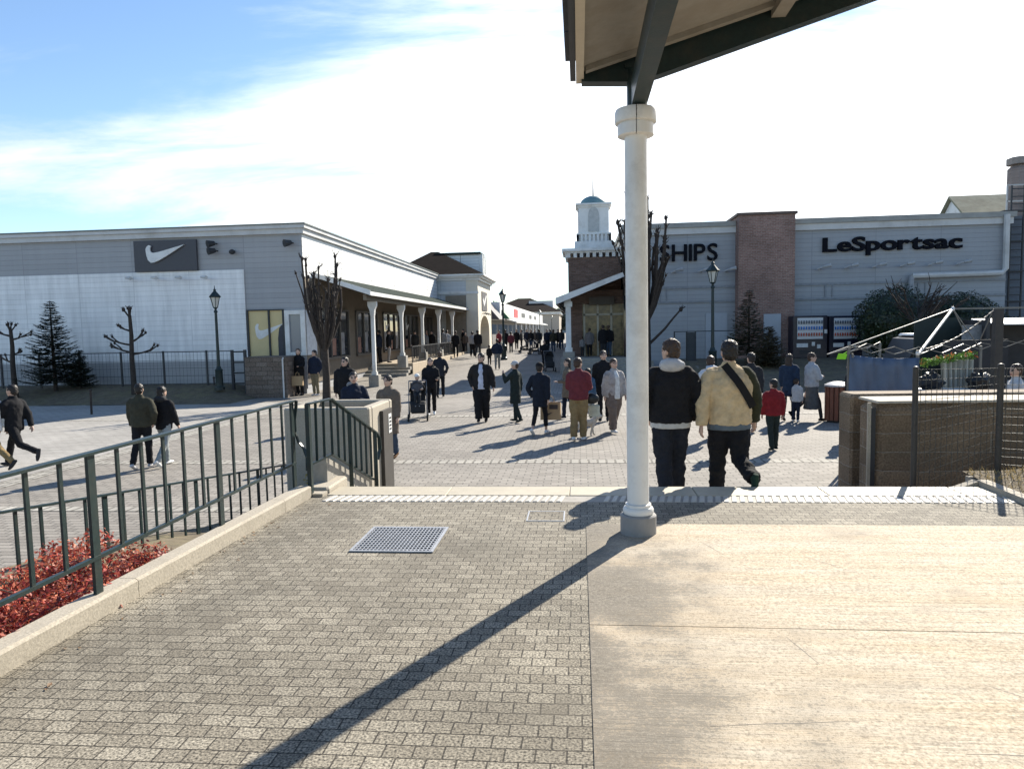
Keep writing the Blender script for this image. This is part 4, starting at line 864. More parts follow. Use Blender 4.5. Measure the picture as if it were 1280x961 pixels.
gbm.build('bars', M_galv, GR)
UC = thing('utility_cover', 'small square inlaid utility cover near the steps', 'cover', (PG(668,645,PZ).x+0.1,PG(668,645,PZ).y,PZ))
ux, uy = UC.location.x, UC.location.y; fm_ = MB()
for a in ((-.16,-.16,.16,-.148),(-.16,.148,.16,.16),(-.16,-.147,-.148,.147),(.148,-.147,.16,.147)): fm_.box(ux+a[0],uy+a[1],PZ+.001,ux+a[2],uy+a[3],PZ+.005)
fm_.build('frame', M_galv, UC)
MB().box(ux-.14,uy-.14,PZ+.001,ux+.14,uy+.14,PZ+.004).build('lid', M_setts, UC)

# ------------------------------------------------------------------ street lamps
def make_lamp():
    t = thing('street_lamp', '', 'street lamp', (0,0,0), 'green street lamps on the plaza'); H = 4.0
    MB().lathe(0,0,[(0.20,0),(0.20,0.12),(0.15,0.16),(0.14,0.75),(0.16,0.80),(0.10,0.86),(0.075,0.95)],10).build('base', M_green, t, smooth=True)
    MB().lathe(0,0,[(0.062,0.95),(0.05,3.05),(0.075,3.07),(0.075,3.12),(0.04,3.16),(0.05,3.24)],10).build('pole', M_green, t, smooth=True)
    ln = MB()
    for k in range(6):
        a = math.pi*k/3; ln.bar((0.09*math.cos(a),0.09*math.sin(a),3.26),(0.19*math.cos(a),0.19*math.sin(a),3.66),0.02)
    ln.lathe(0,0,[(0.05,3.22),(0.10,3.25),(0.10,3.27)],6); ln.lathe(0,0,[(0.245,3.66),(0.25,3.69),(0.06,3.90),(0.05,3.94),(0.065,3.96),(0.02,4.0),(0.01,4.12)],6)
    l_ = ln.build('lantern', M_green, t)
    MB().lathe(0,0,[(0.085,3.275),(0.178,3.655)],6).build('glass', mat('lamp_glass', (0.55,0.55,0.50), rough=0.25, var=0.05), l_)
    return t
proto = make_lamp()
for i,(u,vt,Y,zb,lab) in enumerate(((270.5,357,25.0,0.36,'green street lamp standing before the pale wall panel on the left'),(891,323,29.5,0.40,'green street lamp left of the brown brick pier, before the capital letters'),(628,358,45.0,0.42,'green street lamp beside the arched gatehouse'),(674.5,386,108,0.8,'far street lamp before the hipped roof house at the street end'),(689.5,393,147,0.8,'farthest tiny street lamp near the trees at the street end'))):
    o = proto if i == 0 else copy_tree(proto)
    p = PY(u,vt,Y); k = (p.z-zb)/4.12; pb_ = PY(u+ (4 if i==0 else 0),480,Y); o.location = (pb_.x if i==0 else p.x,Y,zb); o.scale = (k*1.0,k*1.0,k); o['label'] = lab

# ------------------------------------------------------------------ trees and shrubs
def twig(b, p, d, ln, r, rnd, knob=True, seg=4, wob=0.10, n=6):
    pts = [Vector(p)]; rr = [r]; d = Vector(d).normalized()
    for i in range(seg):
        d = (d+Vector((rnd.uniform(-wob,wob),rnd.uniform(-wob,wob),rnd.uniform(-wob*0.4,wob)))).normalized()
        pts.append(pts[-1]+d*ln/seg); rr.append(r*(1-0.5*(i+1)/seg))
    b.tube(pts, rr, n)
    if knob:
        e = pts[-1]; k = r*1.25; b.ell(e,(k,k,k*1.2),7,5)
        for j in range(5):
            q = (d+Vector((rnd.uniform(-1,1),rnd.uniform(-1,1),rnd.uniform(-.3,1)))).normalized(); b.tube([e,e+q*k*2.6],[r*0.35,r*0.12],4)
    return pts
def pollard(label, x, y, z, h, fork, spread, nb, seed, r=0.13, arms=()):
    rnd = random.Random(seed); t = thing('pollarded_tree', label, 'tree', (x,y,z), 'pruned bare trees')
    tb_ = MB(); tb_.tube([(x,y,z-0.2),(x+0.03,y,z+fork*0.5),(x,y,z+fork),(x,y,z+fork*1.25)],[r*1.25,r,r*1.05,r*0.8],10)
    tb_.build('trunk', M_bark, t, smooth=True); cr_ = MB()
    for i in range(nb):
        a = 2*math.pi*i/nb+rnd.uniform(-.3,.3); s = spread*rnd.uniform(0.35,1.0); hh = h-fork*rnd.uniform(0.9,1.0)-rnd.uniform(0,0.30)*h
        e = Vector((math.cos(a)*s, math.sin(a)*s, 0)); base = Vector((x,y,z+fork*rnd.uniform(0.9,1.15)))
        p1 = base+e*0.45+Vector((0,0,hh*0.22)); p2 = base+e*0.8+Vector((0,0,hh*0.5)); p3 = base+e+Vector((rnd.uniform(-.08,.08),rnd.uniform(-.08,.08),hh))
        rr = r*rnd.uniform(0.33,0.46)
        cr_.tube([base,p1,p2,p2.lerp(p3,0.5)+Vector((rnd.uniform(-.06,.06),rnd.uniform(-.06,.06),0)),p3],[rr*1.2,rr,rr*0.8,rr*0.7,rr*0.62],7)
        for q in (p2, p2.lerp(p3,0.6), p3): cr_.ell(q+Vector((rnd.uniform(-.03,.03),0,0)),(rr*1.05,rr*1.05,rr*1.6),7,5)
        for pk in (p3,p2.lerp(p3,.6),p2):
            for j in range(5 if pk is p3 else 2):
                q = Vector((rnd.uniform(-1,1),rnd.uniform(-1,1),rnd.uniform(0,1.4))); cr_.tube([pk,pk+q*rnd.uniform(.06,.15),pk+q*rnd.uniform(.12,.2)+Vector((0,0,.05))],[rr*0.4,rr*.25,rr*0.1],4)
        if rnd.random() < 0.8: twig(cr_, p1.lerp(p2,rnd.random()), (e.x+rnd.uniform(-.2,.2), e.y, 2.2), hh*rnd.uniform(0.25,0.5), rr*0.7, rnd)
    for a,zz,ln in arms: twig(cr_, (x,y,z+zz), (math.cos(a),math.sin(a)*0.3,0.9), ln, r*0.4, rnd)
    cr_.build('crown', M_bark, t, smooth=True); return t
p = PY(408,495,24.0); pollard('bare dark pollarded tree with upright branches in front of the white street wall', p.x,24.0,0,PY(405,326,24).z,1.75,0.85,21,3,0.125)
p = PY(808,480,31.0); pollard('tall bare pollarded tree behind the cream column near the capital letters', p.x,31.0,0.1,PY(820,246,31).z,2.6,1.2,23,11,0.18,arms=((0.2,1.4,2.2),))
def arms_tree(label, x, y, z, h, arms, seed, r=0.085):
    rnd = random.Random(seed); t = thing('pruned_tree', label, 'tree', (x,y,z), 'pruned bare trees')
    MB().tube([(x,y,z-0.1),(x-0.02,y,z+h*0.45),(x+0.02,y,z+h*0.75),(x,y,z+h)],[r*1.3,r,r*0.85,r*0.7],9).build('trunk', M_bark, t, smooth=True)
    b = MB()
    for zz,a,ln in arms:
        d = Vector((math.cos(a),rnd.uniform(-.5,.5),math.sin(a)*0.35)); pts = twig(b,(x,y,z+zz*h),d,ln*0.65,r*0.55,rnd,False,3,0.12)
        for j in range(3): twig(b,pts[-1-(j%2)],(d.x*1.0,rnd.uniform(-.6,.6),rnd.uniform(0.05,0.9)),ln*rnd.uniform(0.25,0.45),r*0.42,rnd,True,3,0.15)
    for j in range(5): twig(b,(x,y,z+h*0.97),(rnd.uniform(-.6,.6),rnd.uniform(-.6,.6),1),h*0.12,r*0.45,rnd)
    b.build('crown', M_bark, t, smooth=True); return t
p = PY(168,488,24.7); zt2 = PY(166,394,24.7).z
arms_tree('small bare tree with knuckled side arms, right of the dark conifer', p.x,24.7,0.3,zt2-0.3,((0.52,math.pi-0.3,1.15),(0.62,math.pi-0.6,1.0),(0.50,0.2,0.95),(0.66,0.9,0.85),(0.8,2.4,0.5)),5)
p = PY(19,488,24.4); zt2 = PY(16,412,24.4).z
arms_tree('small bare tree with knuckled side arms, left of the dark conifer', p.x,24.4,0.3,zt2-0.3,((0.5,math.pi-0.5,0.8),(0.85,0.35,0.9),(0.62,0.8,0.4),(0.9,2.6,0.6)),6)
M_need = leafmat('conifer_needles', (0.022,0.032,0.022), 0.5, 0.05)
M_need2 = leafmat('tan_green_needles', (0.10,0.085,0.05), 0.5, 0.1)
M_need3 = leafmat('brown_green_needles', (0.055,0.06,0.035), 0.5, 0.1)
def conifer(label, x, y, z, h, w, seed, m, dens=1.0, low=0.12):
    rnd = random.Random(seed); t = thing('conifer_tree', label, 'tree', (x,y,z))
    MB().tube([(x,y,z-0.1),(x,y,z+h*0.5),(x,y,z+h)],[h*0.022,h*0.014,0.008],8).build('trunk', M_bark, t)
    b = MB(); nl = int(26*dens)
    for i in range(nl):
        f = low+(1-low)*(i/nl)**0.95; zz = z+f*h; L_ = w*(1-f)**0.85*1.02+0.10; nb = int(6+5*(1-f))
        for j in range(nb):
            a = rnd.uniform(0,6.283); ln = L_*rnd.uniform(0.6,1.12); dr = rnd.uniform(0.0,0.25)
            d = Vector((math.cos(a),math.sin(a),0)); p0 = Vector((x,y,zz)); p1 = p0+d*ln*0.6+Vector((0,0,-dr*ln*0.3)); p2 = p0+d*ln+Vector((0,0,ln*(0.16-dr*0.4)))
            b.tube([p0,p1,p2],[0.012,0.009,0.004],4,caps=False)
            ns = max(4,int(ln*15*dens))
            for k in range(ns):
                s = (k+rnd.random())/ns; s = 0.12+0.9*s; q = p0.lerp(p1,s/0.6) if s < 0.6 else p1.lerp(p2,min(1.05,(s-0.6)/0.4))
                for sd_ in (-1,1):
                    v = (d*rnd.uniform(0.5,1)+Vector((-d.y,d.x,0))*sd_*rnd.uniform(0.5,1.1)+Vector((0,0,rnd.uniform(-.3,.45)))).normalized(); ll = rnd.uniform(0.08,0.17)*(0.7+0.3*(1-f)); wv = v.cross(Vector((rnd.uniform(-.3,.3),rnd.uniform(-.3,.3),1))).normalized()*0.026
                    b.add([q-wv,q+wv,q+v*ll+wv*0.3,q+v*ll-wv*0.3],[(0,1,2,3)])
    b.build('crown', m, t); return t
p = PY(70,490,25.2); conifer('dark spindly conifer tree in front of the pale wall on the left', p.x,25.2,0.3,PY(62,376,25.2).z-0.3,1.25,2,M_need,1.8)
p = PY(103,490,25.3); conifer('low dark conifer sapling at the right foot of the tall conifer', p.x-0.2,25.5,0.35,1.6,0.55,9,M_need,1.2)
p = PY(936,440,31.5); conifer('green brown conifer in front of the brown brick pier', p.x,31.5,0.70,PY(936,362,31.5).z-0.70,1.15,4,M_need3,1.45)
p = PY(961,440,30.5); conifer('short tan conifer bush at the right foot of the brick pier', p.x,30.5,0.6,PY(961,411,30.5).z-0.5,0.9,14,M_need2,1.5,0.02)
def leaf_cloud(b, c, r, n, size, rnd, shell=0.35, flat=1.0, up=0.3):
    for i in range(n):
        d = Vector((rnd.gauss(0,1),rnd.gauss(0,1),rnd.gauss(0,1))).normalized(); k = 1-shell*rnd.random()**1.6
        wob_ = 1+0.05*math.sin(d.x*9+d.z*7)+0.05*math.sin(d.y*11+d.z*5)
        q = Vector(c)+Vector((d.x*r[0],d.y*r[1],d.z*r[2]))*k*wob_
        nrm = (d+Vector((rnd.uniform(-.9,.9),rnd.uniform(-.9,.9),rnd.uniform(-.6,.9)))).normalized(); X = nrm.orthogonal().normalized(); a = rnd.uniform(0,6.28); Y_ = nrm.cross(X); X2 = X*math.cos(a)+Y_*math.sin(a); Y2 = nrm.cross(X2); s = size*rnd.uniform(0.6,1.3)
        b.add([q-X2*s,q-Y2*s*0.45,q+X2*s,q+Y2*s*0.45],[(0,1,2,3)])
M_lv = leafmat('hedge_leaves', (0.020,0.036,0.012), 0.6, 0.12, 0.35)
for u,v0,v1,Y,w,lab,sd_ in ((1120,361,440,31.5,46,'large round clipped evergreen bush right of the vending machines',3),(1200,369,440,33.0,46,'round clipped evergreen bush behind the tent frame, the rightmost one',4)):
    p = PY(u,v0,Y); zt3 = p.z; rx = w/880*Y; zb = 0.7; rnd = random.Random(sd_)
    t = thing('clipped_bush', lab, 'bush', (p.x,Y,zb), 'clipped evergreen bushes')
    b = MB(); c = (p.x,Y,(zt3+zb)/2+0.1); rr = (rx,rx,(zt3-zb)/2)
    b.ell(c,(rr[0]*.8,rr[1]*.8,rr[2]*.8),18,12); leaf_cloud(b,c,rr,11000,0.055,rnd,0.22); b.build('foliage', M_lv, t)
    MB().tube([(p.x,Y,zb-0.2),(p.x,Y,zb+0.6)],0.1,7).build('trunk', M_bark, t)
p = PY(1146,440,29.0); tz = 0
rnd = random.Random(21); t = thing('bare_tree', 'thin bare tree with fine twigs in front of the clipped bush', 'tree', (p.x,29,0.3))
MB().tube([(p.x,29,0.2),(p.x-0.05,29,1.6),(p.x+0.05,29,2.5)],[0.12,0.1,0.08],8).build('trunk', M_bark, t); b = MB()
for i in range(14):
    a = rnd.uniform(0,6.28); pts = twig(b,(p.x,29,1.7+0.8*rnd.random()),(math.cos(a)*1.1,math.sin(a),1.0),rnd.uniform(1.0,2.0),0.045,rnd,False,5,0.22,5)
    for k in range(9): twig(b,pts[2+k%4],(math.cos(a)+rnd.uniform(-.9,.9),rnd.uniform(-1,1),rnd.uniform(.2,1.2)),rnd.uniform(0.35,0.8),0.018,rnd,False,3,0.2,4)
b.build('crown', M_bark, t)
M_red = leafmat('red_leaves', (0.30,0.035,0.034), 0.6, 0.35, 0.5, (0.62,0.22,0.11))
for i,(x,y,rx,ry,rz_,lab) in enumerate(((-3.38,4.15,0.42,0.52,0.34,'low red leaved shrub at the far end of the bed below the railing'),(-3.42,3.15,0.50,0.60,0.40,'middle low red leaved shrub in the bed below the railing'),(-3.48,2.1,0.55,0.65,0.42,'nearest low red leaved shrub in the bed below the railing'))):
    rnd = random.Random(40+i); t = thing('red_shrub', lab, 'shrub', (x,y,0.6), 'red shrubs below the railing'); b = MB(); zc0 = 0.84
    for k in range(22):
        fx, fy = (k%3-1)*0.36+rnd.uniform(-.10,.10), (k//3-3)/3.5*0.80+rnd.uniform(-.08,.08); leaf_cloud(b,(x+fx,y+fy*ry/0.68,zc0-0.06+rnd.uniform(-0.035,0.05)),(0.19,0.19,0.15),520,0.017,rnd,0.6)
    b.build('foliage', M_red, t); st_ = MB()
    for k in range(16): a = rnd.uniform(0,6.28); st_.tube([(x+rnd.uniform(-.2,.2),y+rnd.uniform(-.3,.3),0.5),(x+math.cos(a)*rx*.7,y+math.sin(a)*ry*.7,zc0+0.05)],[0.008,0.004],4)
    st_.build('stems', M_bark, t)
p = PY(400,586,7.9); rnd = random.Random(77); b = MB()
for k in range(7): leaf_cloud(b,(p.x+rnd.uniform(-.16,.16),7.9+rnd.uniform(-.15,.15),p.z-0.05+rnd.uniform(-.07,.06)),(0.11,0.11,0.09),130,0.022,rnd,0.6)
tag(b.build('yellow_shrub', leafmat('yellow_leaves', (0.30,0.24,0.05), 0.5, 0.3), loc=(p.x,7.9,0.6)),'small yellow green shrub behind the stair railing','shrub')
M_far = leafmat('far_leaves', (0.05,0.075,0.065), 0.4, 0.1)
for i,(u,v,Y,w,h) in enumerate(((694,398,205,5,8),(702,401,190,4,6.5),(686,404,215,4,6),(708,398,222,5,9))):
    p = PY(u,v,Y); rnd = random.Random(90+i); t = thing('far_tree', ('bluish leafy tree beyond the far end of the street','low rounded tree closing the street at its right','short tree behind the farthest lamp','tall tree beside the right porch edge at the street end')[i],'tree',(p.x,Y,0.8),'trees at the end of the street')
    b = MB()
    for k in range(9): leaf_cloud(b,(p.x+rnd.uniform(-.55,.55)*w,Y+rnd.uniform(-.5,.5)*w,h*rnd.uniform(.45,.85)),(w*.4,w*.4,h*.2),260,0.35,rnd,0.7)
    b.build('crown', M_far, t); MB().tube([(p.x,Y,0.5),(p.x,Y,h*.6)],[.25,.15],6).build('trunk', M_bark, t)

# ------------------------------------------------------------------ left fence, gate, stakes
fyl = 25.9
FL = thing('wire_fence', 'thin dark wire fence on slim posts along the pale wall', 'fence', (-18,fyl,0.4)); ztf = 1.78
xa = PY(-60,460,fyl).x; xb = PY(290,460,fyl).x
for u in (-50,2,50,100,152,205,259): x = PY(u,460,fyl).x; MB().box(x-0.03,fyl-0.03,0.2,x+0.03,fyl+0.03,ztf+0.04).build('post', M_dark, FL)
rlm = MB()
for z,w in ((ztf,0.035),(1.45,0.012),(1.15,0.012),(0.85,0.012),(0.55,0.02)): rlm.bar((xa,fyl-0.035,z),(xb,fyl-0.035,z),w)
x = xa
while x < xb: rlm.bar((x,fyl-0.036,0.5),(x,fyl-0.036,ztf),0.006); x += 0.15
rlm.build('wires', M_dark, FL)
xg0, xg1 = PY(291,460,25.6).x, PY(307,460,25.6).x
FG = thing('metal_gate', 'narrow black metal gate beside the brown block planter', 'gate', (xg0,25.6,0.3))
gm = MB()
for x in (xg0,xg1): gm.box(x-0.045,25.55,0.15,x+0.045,25.65,1.82)
for z in (0.55,0.95,1.35,1.75): gm.box(xg0+0.046,25.58,z-0.03,xg1-0.046,25.62,z+0.03)
gm.build('frame', M_dark, FG)
MB().box(xg0+0.05,25.59,0.9,xg0+0.16,25.63,1.0).build('latch', M_galv, FG)
for u,v,lab in ((114,510,'short weathered stake in the soil bed near the conifer'),(268,490,'short weathered stake in the soil bed left of the lamp base')):
    p = PG(u,v,0.2); o = MB().tube([p+Vector((0,0,-0.2)),p+Vector((0.01,0,0.55))],[0.035,0.03],7).ell(p+Vector((0.01,0,0.56)),(0.05,0.05,0.04)).build('wooden_stake', M_bark, loc=p); tag(o,lab,'stake')
p0 = PY(843,446,33); p1 = PY(872,446,33)
o = thing('low_gate', 'dark wire gate and panel standing before the blue-grey wall left of the lamp', 'gate', (p0.x,33,0.7)); gm = MB()
zt4 = PY(850,414,33).z
for x in (p0.x,p0.x+0.55,p0.x+0.95): gm.box(x-0.03,32.97,0.4,x+0.03,33.03,zt4)
gm.box(p0.x,32.98,zt4-0.04,p0.x+2.8,33.02,zt4); gm.build('frame', M_dark, o); MB().box(p0.x+0.56,32.99,0.7,p0.x+0.93,33.01,zt4-0.06).build('panel', mat('dark_mesh_panel', (0.05,0.055,0.06)), o)

# ------------------------------------------------------------------ vending machines
def vending(u0_, u1_, lab, yv=33.6):
    a = PY(u0_,395,yv); c = PY(u1_,395,yv); z0 = 0.78; t = thing('vending_machine', lab, 'vending machine', ((a.x+c.x)/2,yv,z0), 'drinks vending machines')
    MB().bbox(a.x,yv,z0,c.x,yv+0.75,a.z,0.03).build('cabinet', mat('vending_navy', (0.012,0.014,0.03), rough=0.3), t)
    w = c.x-a.x; x0,x1 = a.x+0.10*w+0.05, c.x-0.14*w; H_ = a.z-z0; zt_,zb_ = a.z-0.10, a.z-0.10-H_*0.50
    dp = MB().box(x0,yv-0.012,zb_,x1,yv-0.002,zt_).build('display_panel', mat('vending_white', (0.62,0.63,0.64), rough=0.3, var=0.04), t)
    rows = ((0.80,(0.12,0.13,0.15)),(0.52,(0.05,0.18,0.5)),(0.22,(0.45,0.10,0.06)))
    for i,(fz,cc_) in enumerate(rows):
        bt_ = MB(); nb_ = 10
        for k in range(nb_):
            xx = x0+(x1-x0)*(k+0.5)/nb_; zz = zb_+(zt_-zb_)*fz; s = (zt_-zb_)*0.16
            bt_.tube([(xx,yv-0.05,zz-s*0.5),(xx,yv-0.05,zz+s*0.3),(xx,yv-0.05,zz+s*0.5)],[0.034,0.034,0.014],7)
        bt_.build('bottle_row', mat('drink_row_%d' % i, cc_, rough=0.3, var=0.5, scale=9), dp)
    for k,(fx,fz,wx) in enumerate(((0.12,0.30,0.32),(0.55,0.33,0.09),(0.70,0.27,0.10),(0.90,0.62,0.08))):
        MB().box(a.x+w*fx,yv-0.01,z0+H_*fz-0.09,a.x+w*(fx+wx),yv-0.002,z0+H_*fz+0.09).build('notice', M_white, t)
    MB().box(a.x+0.2*w,yv-0.012,z0+H_*0.10,a.x+0.75*w,yv-0.003,z0+H_*0.18).build('pickup_flap', M_dark, t)
vending(991,1035,'dark navy drinks vending machine with lit bottle rows beside the brick pier')
vending(1037,1079,'dark navy drinks vending machine with lit bottle rows next to the clipped bush')

# ------------------------------------------------------------------ market tent frame, stall, van, bin
M_alu = mat('tent_aluminium', (0.15,0.15,0.145), rough=0.4, metal=0.4, var=0.1)
TF = thing('tent_frame', 'half folded pop-up tent frame with thin poles and a blue tarp side', 'tent', (5.2,12.5,0))
A = PY(1061,440,12.0); B2 = PY(1147,444,12.0); C2 = PY(1226,437,15.5); D2 = PY(1320,428,15.0); A2 = PY(1100,433,15.8); PK = PY(1191,386,13.8); PK2 = PY(1310,384,14.2)
tpo_ = PY(1248,386,13.2); TP = MB().box(tpo_.x-0.065,13.14,0,tpo_.x+0.065,13.27,tpo_.z).build('square_post', mat('fence_post_dark', (0.035,0.033,0.032)), loc=(tpo_.x,13.2,0)); tag(TP,'tall dark square post standing behind the block wall near the right border','post')
for q in (A,B2,C2,D2,A2): MB().bar((q.x,q.y,0),(q.x,q.y,q.z+0.08),0.04).build('leg', M_alu, TF)
tr = MB()
def scis(p,q,n,dz):
    for i in range(n):
        a = p.lerp(q,i/n); c = p.lerp(q,(i+1)/n); u_ = Vector((0,0,dz))
        tr.bar(a,c+u_,0.012); tr.bar(a+u_,c,0.012)
scis(A,B2,3,0.12); scis(B2,C2,3,0.14); scis(C2,D2,3,0.14); scis(A,A2,2,0.10)
for a,c,w in ((PY(1034,443,12.0),PK,0.016),(PY(1034,443,12.0),PY(1075,432,12),0.014),(PK,PK2,0.03),(PK,C2,0.014),(PK2,D2,0.014),(PK,PY(1204,412,13.9),0.014),(PY(1242,386,13.9),PY(1225,425,14.2),0.016)) : tr.bar(a,c,w)
tr.build('truss', M_alu, TF); MB().bar(PK,B2,0.032).build('white_strut', M_trim, TF)
MB().ell(PK,(0.035,0.035,0.045)).ell(B2+Vector((0,0,0.03)),(0.03,0.03,0.05)).build('joint', M_white, TF)
tp = MB(); nx2, nz2 = 24, 12
for j in range(nz2+1):
    for i in range(nx2+1):
        f = i/nx2; x = A.x+(B2.x-A.x)*f; z = (A.z-0.04)+(B2.z-A.z)*f-(A.z-0.15)*j/nz2-0.03*math.sin(f*math.pi)*(1-j/nz2)
        tp.v.append(Vector((x,11.96+0.03*math.sin(f*17+j*0.7)+0.02*math.sin(f*41-j),z)))
for j in range(nz2):
    for i in range(nx2): q = j*(nx2+1)+i; tp.f.append((q,q+1,q+nx2+2,q+nx2+1))
tpo = tp.build('tarp', mat('blue_tarp', (0.085,0.125,0.20), rough=0.55, var=0.12, scale=3), TF, smooth=True)
md = tpo.modifiers.new('s','SOLIDIFY'); md.thickness = 0.006
MB().box(A.x+0.02,11.9,A.z-0.09,A.x+0.04,11.95,A.z-0.02).build('clip', M_alu, TF)
lg = PY(1052,446,12.2); tag(MB().prism([(-.08,-.03),(.07,-.05),(.09,.04),(-.05,.06)],lg,(1,0,.1),(0,0,1),(0,.01,0)).bar(lg+Vector((0,.01,.03)),lg+Vector((.1,.01,.09)),.01).build('lime_tag', mat('lime', (0.30,0.75,0.03), var=.1), loc=lg), 'small bright lime tag hanging at the left end of the tent frame','tag')
nb_ = MB(); pa, pc = PY(1242,388,13.0), PY(1150,438,12.2)      # slack chain of the net, and net lines
for i in range(30):
    a = pa.lerp(pc,i/30); c = pa.lerp(pc,(i+1)/30); sg_ = lambda f: Vector((0,0,-0.12*math.sin(math.pi*f))); nb_.bar(a+sg_(i/30),c+sg_((i+1)/30),0.022 if i%2 else 0.010)
o = nb_.build('chain', M_dark, loc=pa); tag(o,'dark slack chain running down from the square post to the tent corner','chain')
# stall behind : table, cloth, garland
ST = thing('stall_table', 'market stall table with pale top and hanging pale cloth behind the wall', 'table', (7.6,14.5,0))
t0 = PY(1150,489,14.2); t1 = PY(1228,489,14.2)
MB().bbox(t0.x,14.1,t0.z-0.05,t1.x,15.2,t0.z,0.01).build('tabletop', M_white, ST)
for x in (t0.x+0.06,t1.x-0.06):
    for y in (14.16,15.12): MB().box(x-0.025,y-0.025,0,x+0.025,y+0.025,t0.z-0.051).build('leg', M_alu, ST)
cl0 = PY(1176,450,14.9); cl1 = PY(1216,489,14.9); cb_ = MB(); n_ = 26
for j in range(9):
    for i in range(n_+1):
        f = i/n_; w_ = 1-0.25*j/8*(1-f); x = cl0.x+(cl1.x-cl0.x)*(f if f > .5 else 0.5-(0.5-f)*(1-0.15*j/8)); cb_.v.append(Vector((x,14.9+0.05*math.sin(f*38),cl0.z+(cl1.z-cl0.z)*j/8)))
for j in range(8):
    for i in range(n_): q = j*(n_+1)+i; cb_.f.append((q,q+1,q+n_+2,q+n_+1))
o = cb_.build('hanging_cloth', mat('grey_cloth', (0.42,0.42,0.38), var=.1), loc=(cl0.x,14.9,1)); md = o.modifiers.new('s','SOLIDIFY'); md.thickness=.006; tag(o,'pleated pale grey cloth hanging under the leafy garland','cloth')
rnd = random.Random(5); gl = MB(); go_ = MB()
for i in range(150):
    f = rnd.random(); a = PY(1150,452,14.6).lerp(PY(1218,441,14.9),f); q = a+Vector((rnd.uniform(-.06,.06),rnd.uniform(-.08,.08),rnd.uniform(-.09,.03)))
    leaf_cloud(gl if rnd.random() < .88 else go_, q,(0.05,0.05,0.05),7,0.026,rnd,.6)
GL = thing('leaf_garland','bright green leafy garland strung under the tent frame','garland',PY(1180,447,14.7)); gl.build('leaves', leafmat('garland_green',(0.10,0.20,0.03),.6,.3), GL); go_.build('flowers', leafmat('garland_orange',(0.5,0.14,0.04),.4,.3), GL)
for i,(u,lab) in enumerate(((1163,'black rubbish sack slumped left of the pleated cloth'),(1224,'black rubbish sack slumped right of the pleated cloth'))):
    q = PY(u,489,14.6); rnd = random.Random(i+60); b = MB().rings([(q.x+.03*math.sin(k*2+i),14.6,q.z+k*0.045,0.24*math.sin(0.6+k*.25)*rnd.uniform(.85,1.1),0.17*math.sin(.6+k*.25)*rnd.uniform(.85,1.1)) for k in range(9)],14)
    b.tube([(q.x,14.6,q.z+.33),(q.x+.03,14.6,q.z+.43)],[.05,.02],8)
    tag(solid(b.build('black_sack', mat('black_plastic',(0.012,0.012,0.014),rough=.4,bump=.01,bscale=12), smooth=True, loc=(q.x,14.6,q.z)),.02,.10,.08,1),lab,'sack','black sacks on the stall table')
# parked van behind the tent
vx0 = PY(1136,430,20.0).x; VN = thing('parked_van', 'dark van with pale roof and windscreen parked behind the tent frame', 'van', (vx0+1.8,21,0))
zt5 = PY(1165,418,20.0).z
pf = [(0,0.35),(0.0,0.95),(0.25,1.15),(0.62,zt5-0.12),(0.9,zt5-0.04),(3.6,zt5-0.04),(3.75,zt5-0.3),(3.8,0.9),(3.8,0.35)]
MB().prism(pf,(vx0-0.35,20.0,0),(1,0,0),(0,0,1),(0,1.65,0)).build('body', mat('van_charcoal',(0.02,0.021,0.025),rough=.3,coat=.4), VN)
MB().bbox(vx0+0.40,20.02,zt5-0.038,vx0+3.2,21.63,zt5+0.02,0.05).build('roof', M_white, VN)
MB().prism([(0.45,1.15),(0.75,zt5-0.18),(1.5,zt5-0.16),(1.5,1.12)],(vx0-0.35,19.993,0),(1,0,0),(0,0,1),(0,0.006,0)).build('window', M_glass, VN)
MB().prism([(1.6,1.12),(1.6,zt5-0.16),(3.4,zt5-0.16),(3.5,1.12)],(vx0-0.35,19.993,0),(1,0,0),(0,0,1),(0,0.006,0)).build('window', M_glass, VN)
for x in (0.7,3.0):
    w_ = MB().tube([(vx0-0.35+x,19.97,0.3),(vx0-0.35+x,20.2,0.3)],0.3,20).build('wheel', M_dark, VN); MB().tube([(vx0-0.35+x,19.955,0.3),(vx0-0.35+x,19.969,0.3)],0.17,16).build('rim', M_galv, w_)
# dark stall at the right edge
s0_ = PY(1236,397,17.0); DS = thing('market_stall', 'dark market stall with white awning edge at the right border', 'stall', (s0_.x+1,17.5,0))
for x in (s0_.x,s0_.x+2.6): MB().box(x-0.04,17.0,0,x+0.04,17.08,s0_.z).build('post', M_dark, DS)
MB().box(s0_.x,18.2,0.2,s0_.x+2.6,18.25,s0_.z-0.1).build('back_panel', mat('stall_dark',(0.03,0.03,0.033)), DS)
MB().box(s0_.x+0.02,17.2,0.2,s0_.x+0.06,18.2,s0_.z-0.05).build('side_panel', MATS['stall_dark'], DS)
MB().add([(s0_.x+.3,17.2,s0_.z-.17),(s0_.x+2.8,17.2,s0_.z-.20),(s0_.x+2.8,18.3,s0_.z-.05),(s0_.x+.3,18.3,s0_.z-.05),(s0_.x+.3,17.2,s0_.z-.14),(s0_.x+2.8,17.2,s0_.z-.17),(s0_.x+2.8,18.3,s0_.z-.02),(s0_.x+.3,18.3,s0_.z-.02)],[(3,2,1,0),(4,5,6,7),(0,1,5,4),(1,2,6,5),(2,3,7,6),(3,0,4,7)]).build('awning', M_white, DS)
MB().box(s0_.x-1.1,18.1,0.2,s0_.x+0.01,18.15,s0_.z+0.02).build('green_side_tarp', mat('dark_green_tarp',(0.014,0.024,0.022),rough=.6,bump=.01,bscale=4), DS)
MB().box(s0_.x-1.35,16.2,0.9,s0_.x-0.02,16.24,1.95).build('dark_hanging_sheet', MATS['stall_dark'], DS)
